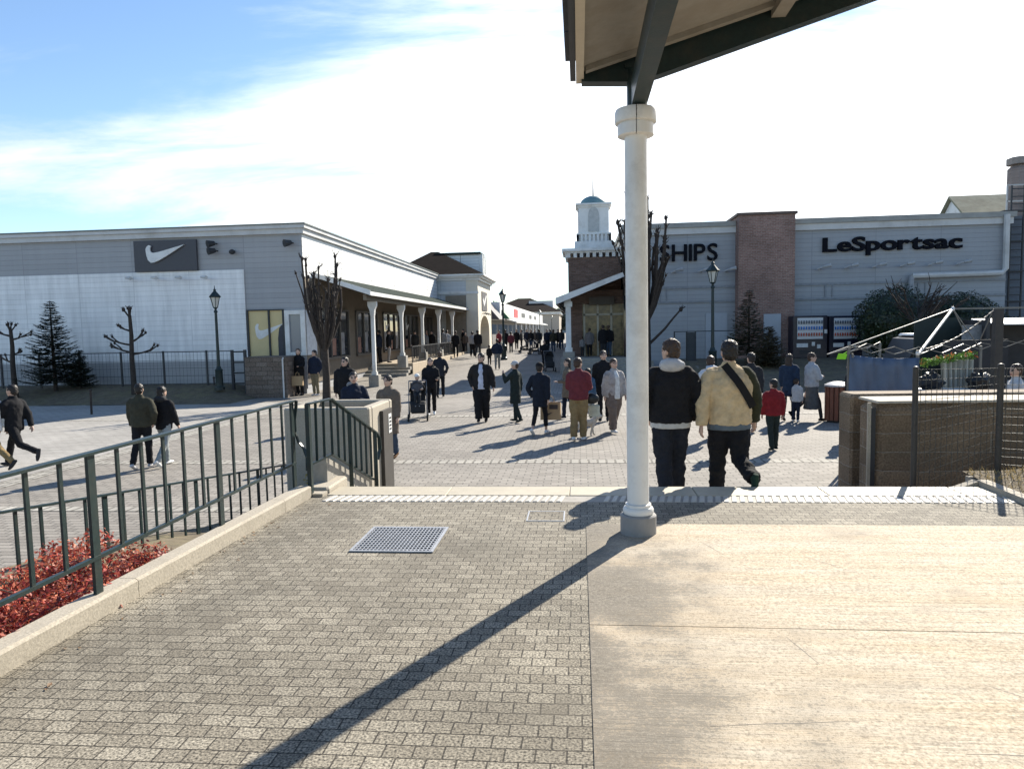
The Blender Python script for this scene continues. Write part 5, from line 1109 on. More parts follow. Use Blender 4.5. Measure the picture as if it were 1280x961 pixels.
MB().box(s0_.x+.1,17.0,0.9,s0_.x+2.6,17.6,0.95).build('counter', M_trim, DS)
lt = PY(1220,425,17.4); MB().box(lt.x-.35,17.3,1.3,lt.x+.1,17.34,lt.z+.35).build('menu_board', mat('menu_grey',(.2,.21,.22),var=.4,scale=8), DS)
# bin
q = foot(1046,527); BN = thing('litter_bin','round topped reddish brown slatted litter bin beside the blue tarp','bin',q); bb = MB(); rB = 0.26; hB = 0.86
for k in range(16): a = 2*math.pi*k/16; x,y = q.x+rB*math.cos(a), q.y+rB*math.sin(a); bb.bar((x,y,q.z+0.05),(x,y,q.z+hB),0.085,0.03,(math.cos(a),math.sin(a),0))
bb.build('slats', mat('red_brown_slats',(0.16,0.055,0.03),rough=.5,var=.2), BN)
MB().lathe(q.x,q.y,[(rB-.03,q.z+.02),(rB-.03,q.z+hB-.02)],16).build('liner', M_dark, BN); MB().lathe(q.x,q.y,[(rB+.03,q.z+hB),(rB+.03,q.z+hB+.04),(rB*.7,q.z+hB+.09),(.1,q.z+hB+.11)],20).build('lid', M_galv, BN, smooth=True)

# fallen leaves and grit along the kerb
rl_ = random.Random(15); lf = MB()
for i in range(46):
    y = rl_.uniform(2.4,6.4); x = -2.889+0.04*y+abs(rl_.gauss(0.02,0.16))+0.02; a = rl_.uniform(0,6.28); s_ = rl_.uniform(0.008,0.02); z = PZ+0.004
    c_, d_ = math.cos(a)*s_, math.sin(a)*s_; lf.add([(x-c_,y-d_,z),(x+d_*.5,y-c_*.5,z+rl_.uniform(0,.008)),(x+c_,y+d_,z+.003),(x-d_*.5,y+c_*.5,z+rl_.uniform(0,.008))],[(0,1,2,3)])
struct(lf.build('fallen_leaves', leafmat('dry_leaves',(0.16,0.09,0.04),.5,.1)), 'stuff')
# ------------------------------------------------------------------ people
M_skin = mat('skin', (0.50,0.33,0.25), rough=0.55, var=0.06, scale=12)
M_eye = mat('eye_dark', (0.02,0.015,0.012), rough=0.3); M_lip = mat('lips', (0.36,0.15,0.13), rough=0.5)
CL = {}
def cloth(c, bump=0.0025):
    k = 'cloth_%02x%02x%02x' % tuple(int(255*q) for q in c)
    return mat(k, c, rough=0.9, var=0.22, scale=14, bump=bump, bscale=140, spec=0.2)
BLACK=(.012,.012,.014); CHAR=(.03,.031,.034); NAVY=(.014,.019,.035); GREY=(.20,.20,.205); LGREY=(.42,.42,.43); WHITE=(.66,.66,.64); BEIGE=(.46,.37,.24); KHAKI=(.22,.155,.075); OLIVE=(.045,.043,.03); BROWN=(.10,.08,.065); TAUPE=(.16,.125,.105); JEANS=(.045,.065,.10); MAROON=(.13,.028,.035); RED=(.20,.018,.022); DGREEN=(.018,.026,.024); HAIR=(.014,.011,.010); BRHAIR=(.045,.026,.017)
NP = [0]
def person(label, loc, h, face=0, stride=0.0, arms=('down','down'), top=BLACK, bot=BLACK, shoe=CHAR, hair=HAIR, bulk=1.0, hem=0.80, flare=1.0, baggy=1.0, hood=None, skirt=None, shirt=None, rsleeve=None, longhair=False, hat=None, q=1, turn=0, sit=False, band=None, crop=0, hold=None, group=None, lift=0.0):
    NP[0] += 1; rr_ = random.Random(NP[0]*7+3)
    if turn == 0: turn = rr_.uniform(-32,32)
    if hair is HAIR and q and rr_.random() < 0.4: hair = rr_.choice((BRHAIR,(.03,.019,.014),(.075,.045,.028)))
    loc = Vector(loc); k = h/1.72; hs = 1.0 if h > 1.4 else 1.0+0.32*(1.4-h)/0.5
    vb, vc = ((0.008,0.012),(0.013,0.018),(0.02,0.028))[q]; vb *= max(0.7,k); vc *= max(0.7,k)
    A = R(face); ca, sa = math.cos(A), math.sin(A)
    legs = []; low = 9
    for s in (-1,1):
        t = R(24)*stride*s; kb = R(34)*abs(stride) if t < 0 else R(6)+R(6)*abs(stride)
        if lift and t < 0: kb = R(lift)
        if sit: t = R(78); kb = R(70)
        hip = Vector((s*0.088,0,0.90)); kn = hip+Vector((0,math.sin(t),-math.cos(t)))*0.42; t2 = t-kb; an = kn+Vector((0,math.sin(t2),-math.cos(t2)))*0.41
        pt = (t2 if t < 0 else t2*0.3) if not sit else 0
        fy = Vector((0,math.cos(pt),math.sin(pt))); fz = Vector((0,-math.sin(pt),math.cos(pt)))
        heel = an-fy*0.055-fz*0.045; ball = an+fy*0.10-fz*0.048; toe = an+fy*0.165-fz*0.050
        low = min(low, heel.z-0.035, toe.z-0.03, ball.z-0.035); legs.append((s,hip,kn,an,heel,ball,toe))
    dz = -low if not sit else -0.42
    def T(p):
        p = Vector(p); x,y,z = p.x*k, p.y*k, (p.z+dz)*k
        return Vector((loc.x+x*ca-y*sa, loc.y+x*sa+y*ca, loc.z+z))
    th = R(turn); ct, st_ = math.cos(th), math.sin(th)
    def HT(p):   # head: scale about the chin, then turn
        p = Vector(p); z = 1.49+(p.z-1.49)*(1+(hs-1)*0.6); x, y = p.x*hs, p.y*hs
        return Vector((x*ct-y*st_, x*st_+y*ct, z))
    def fin(b, name, m, par, vox, disp=0, sc=0.1, sm=3, post=None):
        b.v = [T(v) for v in b.v]; o = b.build(name, m, par, loc=loc if par is None else None); solid(o, vox, disp*k, sc, sm, post); return o
    sh = 0.178*(0.8+0.2*bulk)
    armp = []
    for s, st in zip((-1,1), arms):
        S = Vector((s*sh,0,1.372)); sw = -stride*s*R(20)
        if st == 'down': d1 = Vector((s*(0.13+0.14*(bulk-1)),math.sin(sw)-0.03,-1)); d2 = Vector((s*0.02,math.sin(sw)+0.20,-1))
        elif st == 'wide': d1 = Vector((s*0.34,math.sin(sw)-0.05,-1)); d2 = Vector((s*0.10,math.sin(sw)+0.12,-1))
        elif st == 'bent': d1 = Vector((s*0.12,0.10,-1)); d2 = Vector((-s*0.08,1,-0.05))
        elif st == 'pocket': d1 = Vector((s*0.42,-0.18,-1)); d2 = Vector((-s*0.35,0.42,-1))
        elif st == 'up': d1 = Vector((s*0.35,0.55,-0.75)); d2 = Vector((-s*0.35,0.45,1))
        elif st == 'cross': d1 = Vector((s*0.25,0.25,-1)); d2 = Vector((-s*1.0,0.75,0.15))
        E = S+d1.normalized()*0.285; Wr = E+d2.normalized()*0.245; armp.append((s,S,E,Wr,d2.normalized()))
    # body: one continuous skin mesh
    b = MB()
    for s,hip,kn,an,heel,ball,toe in legs: b.tube([hip,kn,an,an-Vector((0,0,0.03))],[0.066,0.048,0.034,0.036],9); b.tube([heel,ball,toe],[0.028,0.034,0.02],8)
    b.rings([(0,0,0.82,0.13,0.095),(0,0,0.95,0.14,0.10),(0,0,1.05,0.125,0.09),(0,0,1.22,0.145,0.10),(0,0,1.36,0.15,0.085),(0,-0.005,1.44,0.075,0.065)],12)
    b.tube([(0,-0.012,1.40),HT((0,-0.005,1.55))],[0.058,0.054],10)
    for s,S,E,Wr,d in armp:
        b.tube([S,E,Wr],[0.047,0.037,0.027],8); Hp = Wr+d*0.085; side = Vector((0,1,0))-d*d.y
        if side.length < 0.2: side = Vector((-s,0,0))-d*(-s*d.x)
        side.normalize(); nrm = d.cross(side)
        b.tube([Wr,Wr+d*0.04,Hp],[0.026,0.036,0.038],8,flat=0.6,ref=nrm)
        inn = nrm*(1 if nrm.x*s < 0 else -1)
        if q < 2:
            for j in range(4):
                o_ = side*(0.028-0.0187*j); L_ = (0.066,0.074,0.070,0.054)[j]; p0 = Wr+d*0.075+o_; p1 = p0+(d*0.9+inn*0.25)*L_*0.55; p2 = p1+(d*0.65+inn*0.75)*L_*0.5
                b.tube([p0,p1,p2],[0.0095,0.009,0.0075],6)
            p0 = Wr+d*0.025+side*0.025; p1 = p0+side*0.03+d*0.03+inn*0.012; b.tube([p0,p1,p1+d*0.03+inn*0.012],[0.012,0.0105,0.008],6)
    hb = MB().rings([(0,0.030,1.488,0.022,0.026),(0,0.024,1.497,0.040,0.050),(0,0.014,1.53,0.058,0.075),(0,0.006,1.565,0.069,0.089),(0,0.0,1.61,0.075,0.096),(0,-0.003,1.65,0.073,0.093),(0,-0.008,1.685,0.060,0.077),(0,-0.012,1.708,0.038,0.05),(0,-0.012,1.718,0.012,0.016)],16)
    hb.tube([(0,0.082,1.615),(0,0.104,1.578),(0,0.085,1.566)],[0.010,0.015,0.010],7); hb.ell((0.076,-0.006,1.588),(0.012,0.022,0.032),8,6); hb.ell((-0.076,-0.006,1.588),(0.012,0.022,0.032),8,6)
    hb.tube([(-0.024,0.080,1.537),(0,0.088,1.539),(0.024,0.080,1.537)],[0.006,0.010,0.006],6)
    b.add([HT(v) for v in hb.v], hb.f)
    inv = lambda w: (lambda d: Vector((d.x*ca+d.y*sa, -d.x*sa+d.y*ca, d.z))/k)(Vector(w))
    def post(me):
        if q == 2: return
        ey = [(HT((s*0.031,0.088,1.603)),0.016,0.0075,1) for s in (-1,1)]+[(HT((s*0.032,0.09,1.627)),0.020,0.005,1) for s in (-1,1)]+[(HT((0,0.088,1.538)),0.024,0.0075,2)]
        for p in me.polygons:
            c = inv(p.center); c.z -= dz
            if c.z < 1.5: continue
            for e,wx,wz,mi in ey:
                d = c-e
                if abs(d.x*ct+d.y*st_) < wx and abs(d.z) < wz*1.15 and d.length < 0.05: p.material_index = mi
    if hat is None and hair is None: hair = HAIR
    P = fin(b, 'person', [M_skin,M_eye,M_lip], None, vb, post=post)
    tag(P, label, 'person', group)
    hv = MB().ell((0,-0.014,1.637),(0.086,0.101,0.092),16,10).ell((0,-0.036,1.585),(0.078,0.076,0.082),14,8)
    if longhair: hv.rings([(0,-0.055,1.30,0.05,0.022),(0,-0.065,1.38,0.085,0.035),(0,-0.06,1.48,0.090,0.045),(0,-0.04,1.60,0.088,0.07)],14)
    hm_ = MB(); hm_.add([HT(v) for v in hv.v], hv.f); fin(hm_, 'hair', mat('hair_%d' % int(1000*hair[0]), hair, rough=0.55, var=0.3, scale=40, bump=0.004, bscale=90), P, vc*0.8, 0.034, 0.025, 1)
    if hat:
        hh = MB().ell((0,-0.008,1.66),(0.094,0.108,0.085),16,10); 
        hh.rings([(0,0.0,1.625,0.094,0.11),(0,0.0,1.648,0.096,0.112)],16)
        if hat[1]: hh.tube([(0,0.06,1.645),(0,0.16,1.632)],[0.075,0.06],10,flat=0.12)
        g_ = MB(); g_.add([HT(v) for v in hh.v], hh.f); fin(g_, 'hat', cloth(hat[0]), P, vc, 0.006, 0.06, 2)
    # trousers / skirt
    w = bulk; b = MB()
    if skirt:
        zs, fl = skirt; b.rings([(0,0.02*stride,zs,0.17*fl,0.15*fl+0.05*abs(stride)),(0,0.01,0.7,0.17*(1+fl)/2,0.13*(1+fl)/2),(0,0,0.98,0.15*w,0.115*w)],18)
        fin(b, 'skirt', cloth(bot), P, vc, 0.03, 0.10, 3)
        sb_ = MB()
        for s,hip,kn,an,heel,ball,toe in legs: sb_.tube([hip,kn,an],[0.05,0.054,0.044],9)
        fin(sb_, 'stockings', cloth(CHAR), P, vc, 0, 0.1, 1)
    else:
        b.rings([(0,0,0.80,0.155*(.6+.4*w),0.115*(.6+.4*w)),(0,0,0.90,0.165*(.5+.5*w),0.125*(.5+.5*w)),(0,0,1.02,0.15*w,0.115*w)],14)
        for s,hip,kn,an,heel,ball,toe in legs:
            e = an-(an-kn).normalized()*0.10*(1 if crop else -0.12)
            b.tube([hip+Vector((0,0,0.03)),hip.lerp(kn,0.5),kn,kn.lerp(e,0.55),e],[0.092*(.5+.5*w)*(.7+.3*baggy),0.083*baggy*(.6+.4*w),0.069*baggy,0.064*baggy,0.060*baggy],11)
        fin(b, 'trousers', cloth(bot), P, vc, (0.036 if q == 0 else 0.024)*(0.6+0.6*baggy), 0.07, 2)
    for s,hip,kn,an,heel,ball,toe in legs:
        b = MB().tube([heel-(ball-heel).normalized()*0.015,heel+(ball-heel)*0.4,ball,toe+(toe-ball).normalized()*0.03],[0.036,0.041,0.046,0.024],10,flat=0.80).tube([an+Vector((0,0,0.0)),heel+(ball-heel)*0.25],[0.042,0.040],9)
        fin(b, 'shoe', cloth(shoe), P, vc*0.8, 0, 0.1, 2)
    # jacket
    b = MB(); hz = hem
    rr = [(0,0,hz,0.163*w*flare,0.125*w*flare)]
    if hz < 0.7: rr.append((0,0,0.80,0.17*w*(1+flare)/2,0.13*w*(1+flare)/2))
    rr += [(0,0,max(hz+0.06,0.92),0.168*w,0.128*w),(0,0,1.06,0.160*w,0.122*w),(0,0,1.22,0.172*w,0.130*w),(0,-0.004,1.33,0.172*(.3+.7*w),0.122*(.4+.6*w)),(0,-0.008,1.395,0.150*(.5+.5*w),0.100),(0,-0.01,1.437,0.105*(.6+.4*w),0.082),(0,-0.008,1.468,0.076,0.072),(0,-0.003,1.505,0.068,0.068)]
    b.rings(rr, 18)
    def sleeve(bb, a):
        s,S,E,Wr,d = a; m_ = .55+.45*w
        bb.tube([S+Vector((-s*0.085,0,0.012)),S+Vector((-s*0.035,0,0.004)),S+Vector((s*0.008,0,-0.035)),S.lerp(E,0.5),E,E.lerp(Wr,0.6),Wr+d*0.01],[0.055*m_,0.067*m_,0.073*m_,0.070*m_,0.064*m_,0.056*m_,0.047*m_],11)
    for a in armp:
        if a[0] > 0 and rsleeve: continue
        sleeve(b, a)
    fin(b, 'jacket', cloth(top), P, vc, 0.040 if q == 0 else 0.028, 0.075 if q == 0 else 0.09, 2)
    if rsleeve: b = MB(); sleeve(b, armp[1]); fin(b, 'sleeve', cloth(rsleeve), P, vc, 0.022, 0.08, 3)
    if hood: b = MB().ell((0,-0.085,1.455),(0.135,0.075,0.075),16,8).ell((0,-0.03,1.485),(0.115,0.09,0.045),14,6); fin(b, 'hood', cloth(hood), P, vc, 0.02, 0.06, 2)
    if shirt: b = MB().rings([(0,0.05*w,hz-0.02,0.085*w,0.088*w),(0,0.052*w,1.1,0.078*w,0.086*w),(0,0.05*w,1.3,0.065*w,0.088*w),(0,0.03,1.45,0.045,0.055)],14); fin(b, 'shirt', cloth(shirt), P, vc, 0.01, 0.1, 2)
    if band: b = MB().rings([(0,0,hz-0.055,0.160*w*flare,0.122*w*flare),(0,0,hz+0.03,0.160*w*flare,0.122*w*flare)],18); fin(b, 'shirt_hem', cloth(band), P, vc, 0.008, 0.1, 1)
    if hold: hold(armp, T, k, ca, sa)
    return P
def at(u, vt, vf, label, **kw):     # feet seen in the picture
    p = foot(u, vf); zt = PY(u, vt, p.y).z; h = max(1.0 if kw.pop('child', False) else 1.48, min(1.86, zt-p.z)); kw.setdefault('q', 1 if p.y < 24 else 2)
    return person(label, p, h, **kw)
def stand(u, vt, Y, z, label, **kw): # feet hidden: known distance and floor
    p = PY(u, 430, Y); p.z = z; h = PY(u, vt, Y).z-z; kw.setdefault('q', 1 if Y < 24 else 2)
    return person(label, p, max(1.0,min(1.86,h)), **kw)
WALK = 'shoppers walking on the plaza'; FARG = 'shoppers far along the street'; ARC = 'shoppers on the left arcade'

# the two men going down the steps
def pos(u, Y, z): p = PY(u, 500, Y); p.z = z; return p
pm = pos(838, 7.52, 0.48)
person('man in black jacket with pale grey hood, just right of the cream column', pm, 1.74, face=4, stride=0.35, arms=('pocket','pocket'), top=BLACK, bot=(.018,.02,.027), shoe=CHAR, hair=BRHAIR, bulk=1.32, hem=0.86, baggy=1.2, hood=(.40,.40,.41), band=(.45,.44,.42), q=0, turn=38, group='men walking down the steps')
pb2 = pos(911, 7.56, 0.48)
BEI = person('man in beige fleece jacket with one dark green sleeve and a black strap, black trousers', pb2, 1.755, face=6, stride=-0.55, arms=('wide','wide'), top=(.50,.385,.235), bot=BLACK, shoe=(.015,.035,.025), hair=HAIR, bulk=1.40, hem=0.86, baggy=1.22, rsleeve=(.032,.034,.02), band=(.10,.125,.15), q=0, lift=62, group='men walking down the steps')
# black strap and pouch of the beige man
kk = 1.755/1.72; A_ = R(6)
def bodypt(x, z, out=0.035):
    rx, ry = 0.172*1.40, 0.130*1.40; x = max(-rx*.98, min(rx*.98, x)); y = -ry*math.sqrt(max(0,1-(x/rx)**2))*(1.0 if z < 1.3 else 1-0.42*(z-1.3)/0.16)-out
    return Vector((pb2.x+(x*math.cos(A_)-y*math.sin(A_))*kk, pb2.y+(x*math.sin(A_)+y*math.cos(A_))*kk, pb2.z+z*kk))
sp_ = [bodypt(-0.085+0.29*t, 1.475-0.43*t, 0.026) for t in [i/12 for i in range(13)]]
SB = thing('crossbody_bag','black crossbody strap and pouch worn across the beige fleece back','bag',sp_[0])
bs = MB()
for a,c in zip(sp_,sp_[1:]): bs.bar(a,c+(c-a)*0.08,0.012,0.078,upv=(0.83,0,0.56))
bs.build('strap', cloth(BLACK), SB)
q_ = Vector((pb2.x+0.16,pb2.y+0.30,pb2.z+1.0)); MB().bbox(q_.x-.10,q_.y-.03,q_.z-.09,q_.x+.10,q_.y+.04,q_.z+.09,.02).build('pouch', cloth(BLACK), SB)
# left of the railing
at(22,477,584,'man in black clothes striding left at the left edge of the plaza',face=82,stride=1.25,top=BLACK,bot=BLACK,shoe=CHAR,bulk=1.1,group=WALK)
at(-4,482,588,'person in pale top and khaki trousers cut by the left border',face=90,stride=0.8,top=WHITE,bot=KHAKI,shoe=CHAR,group=WALK)
at(180,481,586,'person in dark olive jacket and black trousers walking away beside a companion',face=8,stride=0.45,arms=('down','pocket'),top=OLIVE,bot=BLACK,shoe=LGREY,bulk=1.2,hem=0.84,group=WALK)
at(208,483,582,'person in black hooded coat and pale grey trousers walking away beside the olive jacket',face=-6,stride=-0.65,arms=('pocket','down'),top=BLACK,bot=(.25,.27,.27),shoe=WHITE,bulk=1.1,hem=0.80,hood=CHAR,longhair=True,group=WALK)
def kraft(name, label, c, w, d, h, rz, mark=True):
    t = thing(name, label, 'shopping bag', c); m = mat('kraft_paper',(.36,.25,.14),rough=.8,var=.08,scale=6,bump=.002,bscale=18); ca,sa = math.cos(rz),math.sin(rz); c = Vector(c)
    L2 = lambda x,y,z: (c.x+x*ca-y*sa,c.y+x*sa+y*ca,c.z+z); b = MB()
    b.add([L2(-w/2,-d/2,0),L2(w/2,-d/2,0),L2(w/2,d/2,0),L2(-w/2,d/2,0),L2(-w/2,-d/2*.7,h),L2(w/2,-d/2*.7,h),L2(w/2,d/2*.7,h),L2(-w/2,d/2*.7,h),L2(-w/2+.01,0,h*.5)],[(3,2,1,0),(0,1,5,4),(1,2,6,5),(2,3,7,6),(3,0,4,7)])
    b.build('paper_body', m, t)
    if mark:
        k_ = MB(); k_.add([L2(x,-d/2*(1-.3*z/h)-.004,z) for x,z in ((-w*.05,h*.62),(w*.38,h*.62),(w*.38,h*.88),(-w*.05,h*.88))],[(0,1,2,3)]).build('printed_block', mat('print_dark',(.05,.04,.035)), t)
        k_ = MB(); k_.add([L2(-w*.3+a*w*.45,-d/2*(1-.3*(h*.25+bq*w*.4)/h)-.004,h*.22+bq*w*.4) for a,bq in SW],[tuple(range(len(SW)))]).build('printed_tick', MATS['print_dark'], t)
    for y in (-d*.3,d*.3):
        hb = MB().tube([L2(-w*.18,y,h-.01),L2(-w*.14,y,h+.10),L2(0,y*.6,h+.15),L2(w*.14,y,h+.10),L2(w*.18,y,h-.01)],0.006,6); hb.build('handle', m, t)
    return t
bp5 = PY(374,487,26.2)
stand(372,436,26.2,0,'person in long black coat holding a brown paper bag beside the block planter',face=165,arms=('bent','down'),top=BLACK,bot=BLACK,bulk=1.25,hem=0.62,longhair=True,group='pair standing beside the block planter')
kraft('paper_bag','brown paper bag held in front of the long black coat',(bp5.x+0.10,bp5.y-0.36,0.42),0.42,0.14,0.36,R(3),False)
stand(392,438,26.1,0,'person in navy padded jacket and khaki trousers beside the long black coat',face=160,arms=('pocket','down'),top=NAVY,bot=(.17,.14,.09),bulk=1.3,hem=0.82,shoe=LGREY,group='pair standing beside the block planter')
stand(430,447,17.2,0,'person in black hoodie standing behind the concrete wall box, farther back',face=190,arms=('bent','down'),top=BLACK,bot=BLACK,bulk=1.2,hood=BLACK,longhair=True)
stand(440,466,13.2,0,'person in dark navy parka bending over right behind the concrete wall box',face=215,arms=('cross','bent'),top=NAVY,bot=CHAR,bulk=1.3,hood=GREY)
at(488,471,573,'woman in long brown coat and jeans standing at the end of the concrete wall box',face=172,stride=0.2,arms=('down','down'),top=(.13,.105,.085),bot=JEANS,shoe=(.13,.07,.035),bulk=1.12,hem=0.50,flare=1.15,hair=HAIR)
# pushchair
def make_pram():
    t = thing('pushchair','','pushchair',(0,0,0)); f = MB(); M_f = mat('pram_frame',(.16,.16,.165),rough=.4,metal=.4)
    for s in (-.24,.24):
        f.tube([(s,-.42,.10),(s,-.05,.52),(s,.42,1.02)],.014,7); f.tube([(s,.36,.10),(s,-.02,.56)],.014,7); f.tube([(s,-.30,.22),(s,.28,.22)],.010,6)
    f.tube([(-.24,.42,1.02),(.24,.42,1.02)],.018,8); f.build('frame', M_f, t)
    st = MB().bbox(-.21,-.28,.42,.21,.10,.50,.03); st.add([(-.21,.06,.45),(.21,.06,.45),(.20,.26,.98),(-.20,.26,.98),(-.21,.12,.45),(.21,.12,.45),(.20,.31,.98),(-.20,.31,.98)],[(0,1,2,3),(7,6,5,4),(0,4,5,1),(1,5,6,2),(2,6,7,3),(3,7,4,0)]); st.bbox(-.20,-.40,.24,.20,-.26,.46,.02); st.build('seat', cloth(CHAR), t)
    c = MB(); n=10
    for i in range(n+1):
        a = R(20+100*i/n)
        for j in range(9):
            g_ = math.pi*j/8; c.v.append(Vector((.23*math.cos(g_),.24-.30*math.sin(a)*math.sin(g_)*.6-.02*i,.72+.32*math.sin(g_)*math.sin(a*0.9))))
    for i in range(n):
        for j in range(8): q = i*9+j; c.f.append((q,q+1,q+10,q+9))
    o = c.build('canopy', cloth((.04,.04,.046)), t, smooth=True); md = o.modifiers.new('s','SOLIDIFY'); md.thickness=.012
    MB().bbox(-.18,-.18,.18,.18,.24,.34,.03).build('basket', cloth(BLACK), t)
    for x in (-.25,.25):
        for y in (-.42,.36): w_ = MB().tube([(x-.022,y,.10),(x+.022,y,.10)],.10,16).build('wheel', mat('tyre',(.015,.015,.015),rough=.8), t); MB().tube([(x-.026,y,.10),(x+.026,y,.10)],.055,12).build('hub', M_f, w_)
    return t
pr0 = make_pram(); p = foot(523,524); pr0.location = p; pr0.rotation_euler.z = R(12); pr0['label'] = 'dark grey pushchair with a child in it, pushed by the woman in black'; pr0['group'] = 'pushchairs'
PXY = p
person('small child in grey coat and white knit hat sitting in the pushchair', (p.x,p.y-0.02,0.44), 1.02, face=192, sit=True, arms=('bent','bent'), top=(.09,.09,.1), bot=CHAR, shoe=LGREY, hat=(WHITE,False), bulk=1.1, q=1)
person('woman in black hooded sweatshirt and black trousers pushing the dark pushchair', (p.x+0.20,p.y+0.80,0), 1.60, face=192, stride=0.4, arms=('bent','bent'), top=BLACK, bot=BLACK, shoe=WHITE, bulk=1.12, hood=BLACK, longhair=True)
# middle of the plaza
at(551,440,497,'person in plain black suit walking away right of the pushchair',face=5,stride=0.45,arms=('pocket','pocket'),top=(.016,.02,.024),bot=BLACK,hem=0.78,q=1,group=WALK)
at(603,443,528,'man in open black jacket over pale blue shirt with very baggy black trousers',face=182,stride=0.25,arms=('wide','pocket'),top=(.022,.02,.02),bot=BLACK,shoe=BLACK,bulk=1.32,hem=0.84,baggy=1.55,shirt=(.48,.50,.60),q=1,group=WALK)
at(645,453,528,'person in long dark green coat with white cap raising a hand to the head',face=62,stride=0.35,arms=('up','down'),top=DGREEN,bot=DGREEN,shoe=DGREEN,hem=0.52,flare=1.1,bulk=1.05,hat=(LGREY,True),q=1,group=WALK)
P15 = at(676,454,543,'person in dark navy coat and white trainers carrying a big printed paper bag',face=-18,stride=0.6,arms=('pocket','down'),top=(.012,.016,.026),bot=BLACK,shoe=WHITE,hem=0.66,bulk=1.15,crop=1,baggy=.85,hat=(BLACK,False),q=1,group=WALK)
p = foot(688,540); kraft('paper_bag','big brown paper bag with dark printed block carried by the navy coat',(p.x+0.02,p.y-0.05,0.30),0.46,0.18,0.40,R(-8))
at(710,449,524,'person in beige long coat over brown top, half hidden behind the maroon jacket',face=95,stride=0.5,arms=('bent','down'),top=(.15,.12,.09),bot=NAVY,shoe=NAVY,hem=0.62,flare=1.2,bulk=1.1,longhair=True,q=1,group=WALK)
P17 = at(724,449,551,'person in maroon plaid jacket and khaki trousers with a small white dog',face=-12,stride=0.2,arms=('bent','bent'),top=MAROON,bot=KHAKI,shoe=WHITE,bulk=1.25,hem=0.84,baggy=1.25,turn=-25,hair=BRHAIR,q=1,group=WALK)
p = foot(735,549); hbx = p.x
HB = thing('handbag','black shoulder bag hanging at the hip of the maroon jacket','bag',(p.x,p.y,0.86)); MB().ell((p.x+.08,p.y-.02,.88),(.17,.09,.12),14,9).build('bag_body', mat('black_leather',(.015,.017,.016),rough=.35,bump=.003,bscale=30), HB, smooth=True); MB().tube([(p.x+.0,p.y-.02,.95),(p.x-.02,p.y-.06,1.2),(p.x-.10,p.y-.04,1.42)],.012,6).build('strap', MATS['black_leather'], HB)
TB = thing('tote_bag','cream tote bag below the black shoulder bag','bag',(p.x+.1,p.y+.1,0.5)); MB().bbox(p.x+.02,p.y+.06,.48,p.x+.26,p.y+.14,.74,.03).build('bag_body', cloth((.5,.5,.4)), TB); MB().tube([(p.x+.07,p.y+.1,.73),(p.x+.13,p.y+.1,.92),(p.x+.2,p.y+.1,.73)],.008,6).build('handle', cloth((.5,.5,.4)), TB)
at(735,461,529,'small girl in blue top and pale skirt behind the maroon jacket',face=20,top=(.05,.10,.17),bot=LGREY,skirt=(0.30,1.35),child=True,longhair=True,q=1)
at(755,440,527,'person in black coat half hidden behind the patterned fleece',face=175,stride=0.3,arms=('pocket','down'),top=BLACK,bot=BLACK,bulk=1.15,hem=0.7,q=1,group=WALK)
CAMO = mat('patterned_fleece',(.36,.33,.31),rough=.95,var=.25,scale=5,bump=.004,bscale=60,dirt=(.035,.035,.045),dscale=7)
P20 = at(768,450,541,'person in grey camouflage fleece and wide taupe trousers left of the cream column',face=-150,stride=0.4,arms=('down','down'),top=(.361,.331,.311),bot=TAUPE,shoe=WHITE,bulk=1.28,hem=0.80,baggy=1.5,shirt=(.6,.6,.58),q=1,group=WALK)
for c in P20.children:
    if c.name.startswith('jacket'): c.data.materials[0] = CAMO
# right of the column
at(888,446,548,'woman in pale grey hoodie and grey trousers half hidden by the beige fleece',face=12,stride=0.5,top=(.48,.50,.54),bot=GREY,shoe=BROWN,bulk=1.1,hood=(.48,.50,.54),hair=BRHAIR,group=WALK)
at(938,443,541,'person in dark grey coat just visible past the beige fleece shoulder',face=0,stride=0.3,top=CHAR,bot=NAVY,shoe=LGREY,group=WALK)
person('toddler in navy clothes hidden behind the legs of the beige fleece man', foot(905,568), 1.05, face=0, stride=0.4, top=NAVY, bot=NAVY, shoe=NAVY, q=1)
at(966,476,563,'child in dark red jacket and dark green trousers walking ahead of the beige fleece man',face=8,stride=0.25,arms=('down','down'),top=RED,bot=(.022,.032,.03),shoe=DGREEN,child=True,bulk=1.22,hem=0.84,group='children on the plaza')
at(986,444,526,'woman in navy coat and short skirt holding a child by the hand',face=-30,stride=0.35,top=(.02,.035,.065),bot=NAVY,skirt=(0.62,1.0),shoe=BLACK,hem=0.66,longhair=True,group=WALK)
at(995,474,527,'small child in pale grey top beside the navy coat',face=-40,top=LGREY,bot=NAVY,shoe=WHITE,child=True,bulk=1.1,group='children on the plaza')
at(1014,440,526,'woman in light grey sweater and long dark grey skirt with black boots',face=-80,stride=0.85,arms=('cross','cross'),top=(.36,.37,.39),bot=(.085,.09,.095),skirt=(0.32,1.15),shoe=BLACK,bulk=1.25,hem=0.88,hair=BRHAIR,group=WALK)
at(1063,452,549,'person in black coat standing at the left edge of the blue tarp',face=90,top=BLACK,bot=NAVY,shoe=CHAR,hem=0.6)
stand(1271,456,12.4,0,'person in pale grey top behind the block wall at the right border',face=80,arms=('bent','bent'),top=(.5,.5,.5),bot=CHAR,shirt=None,q=1)
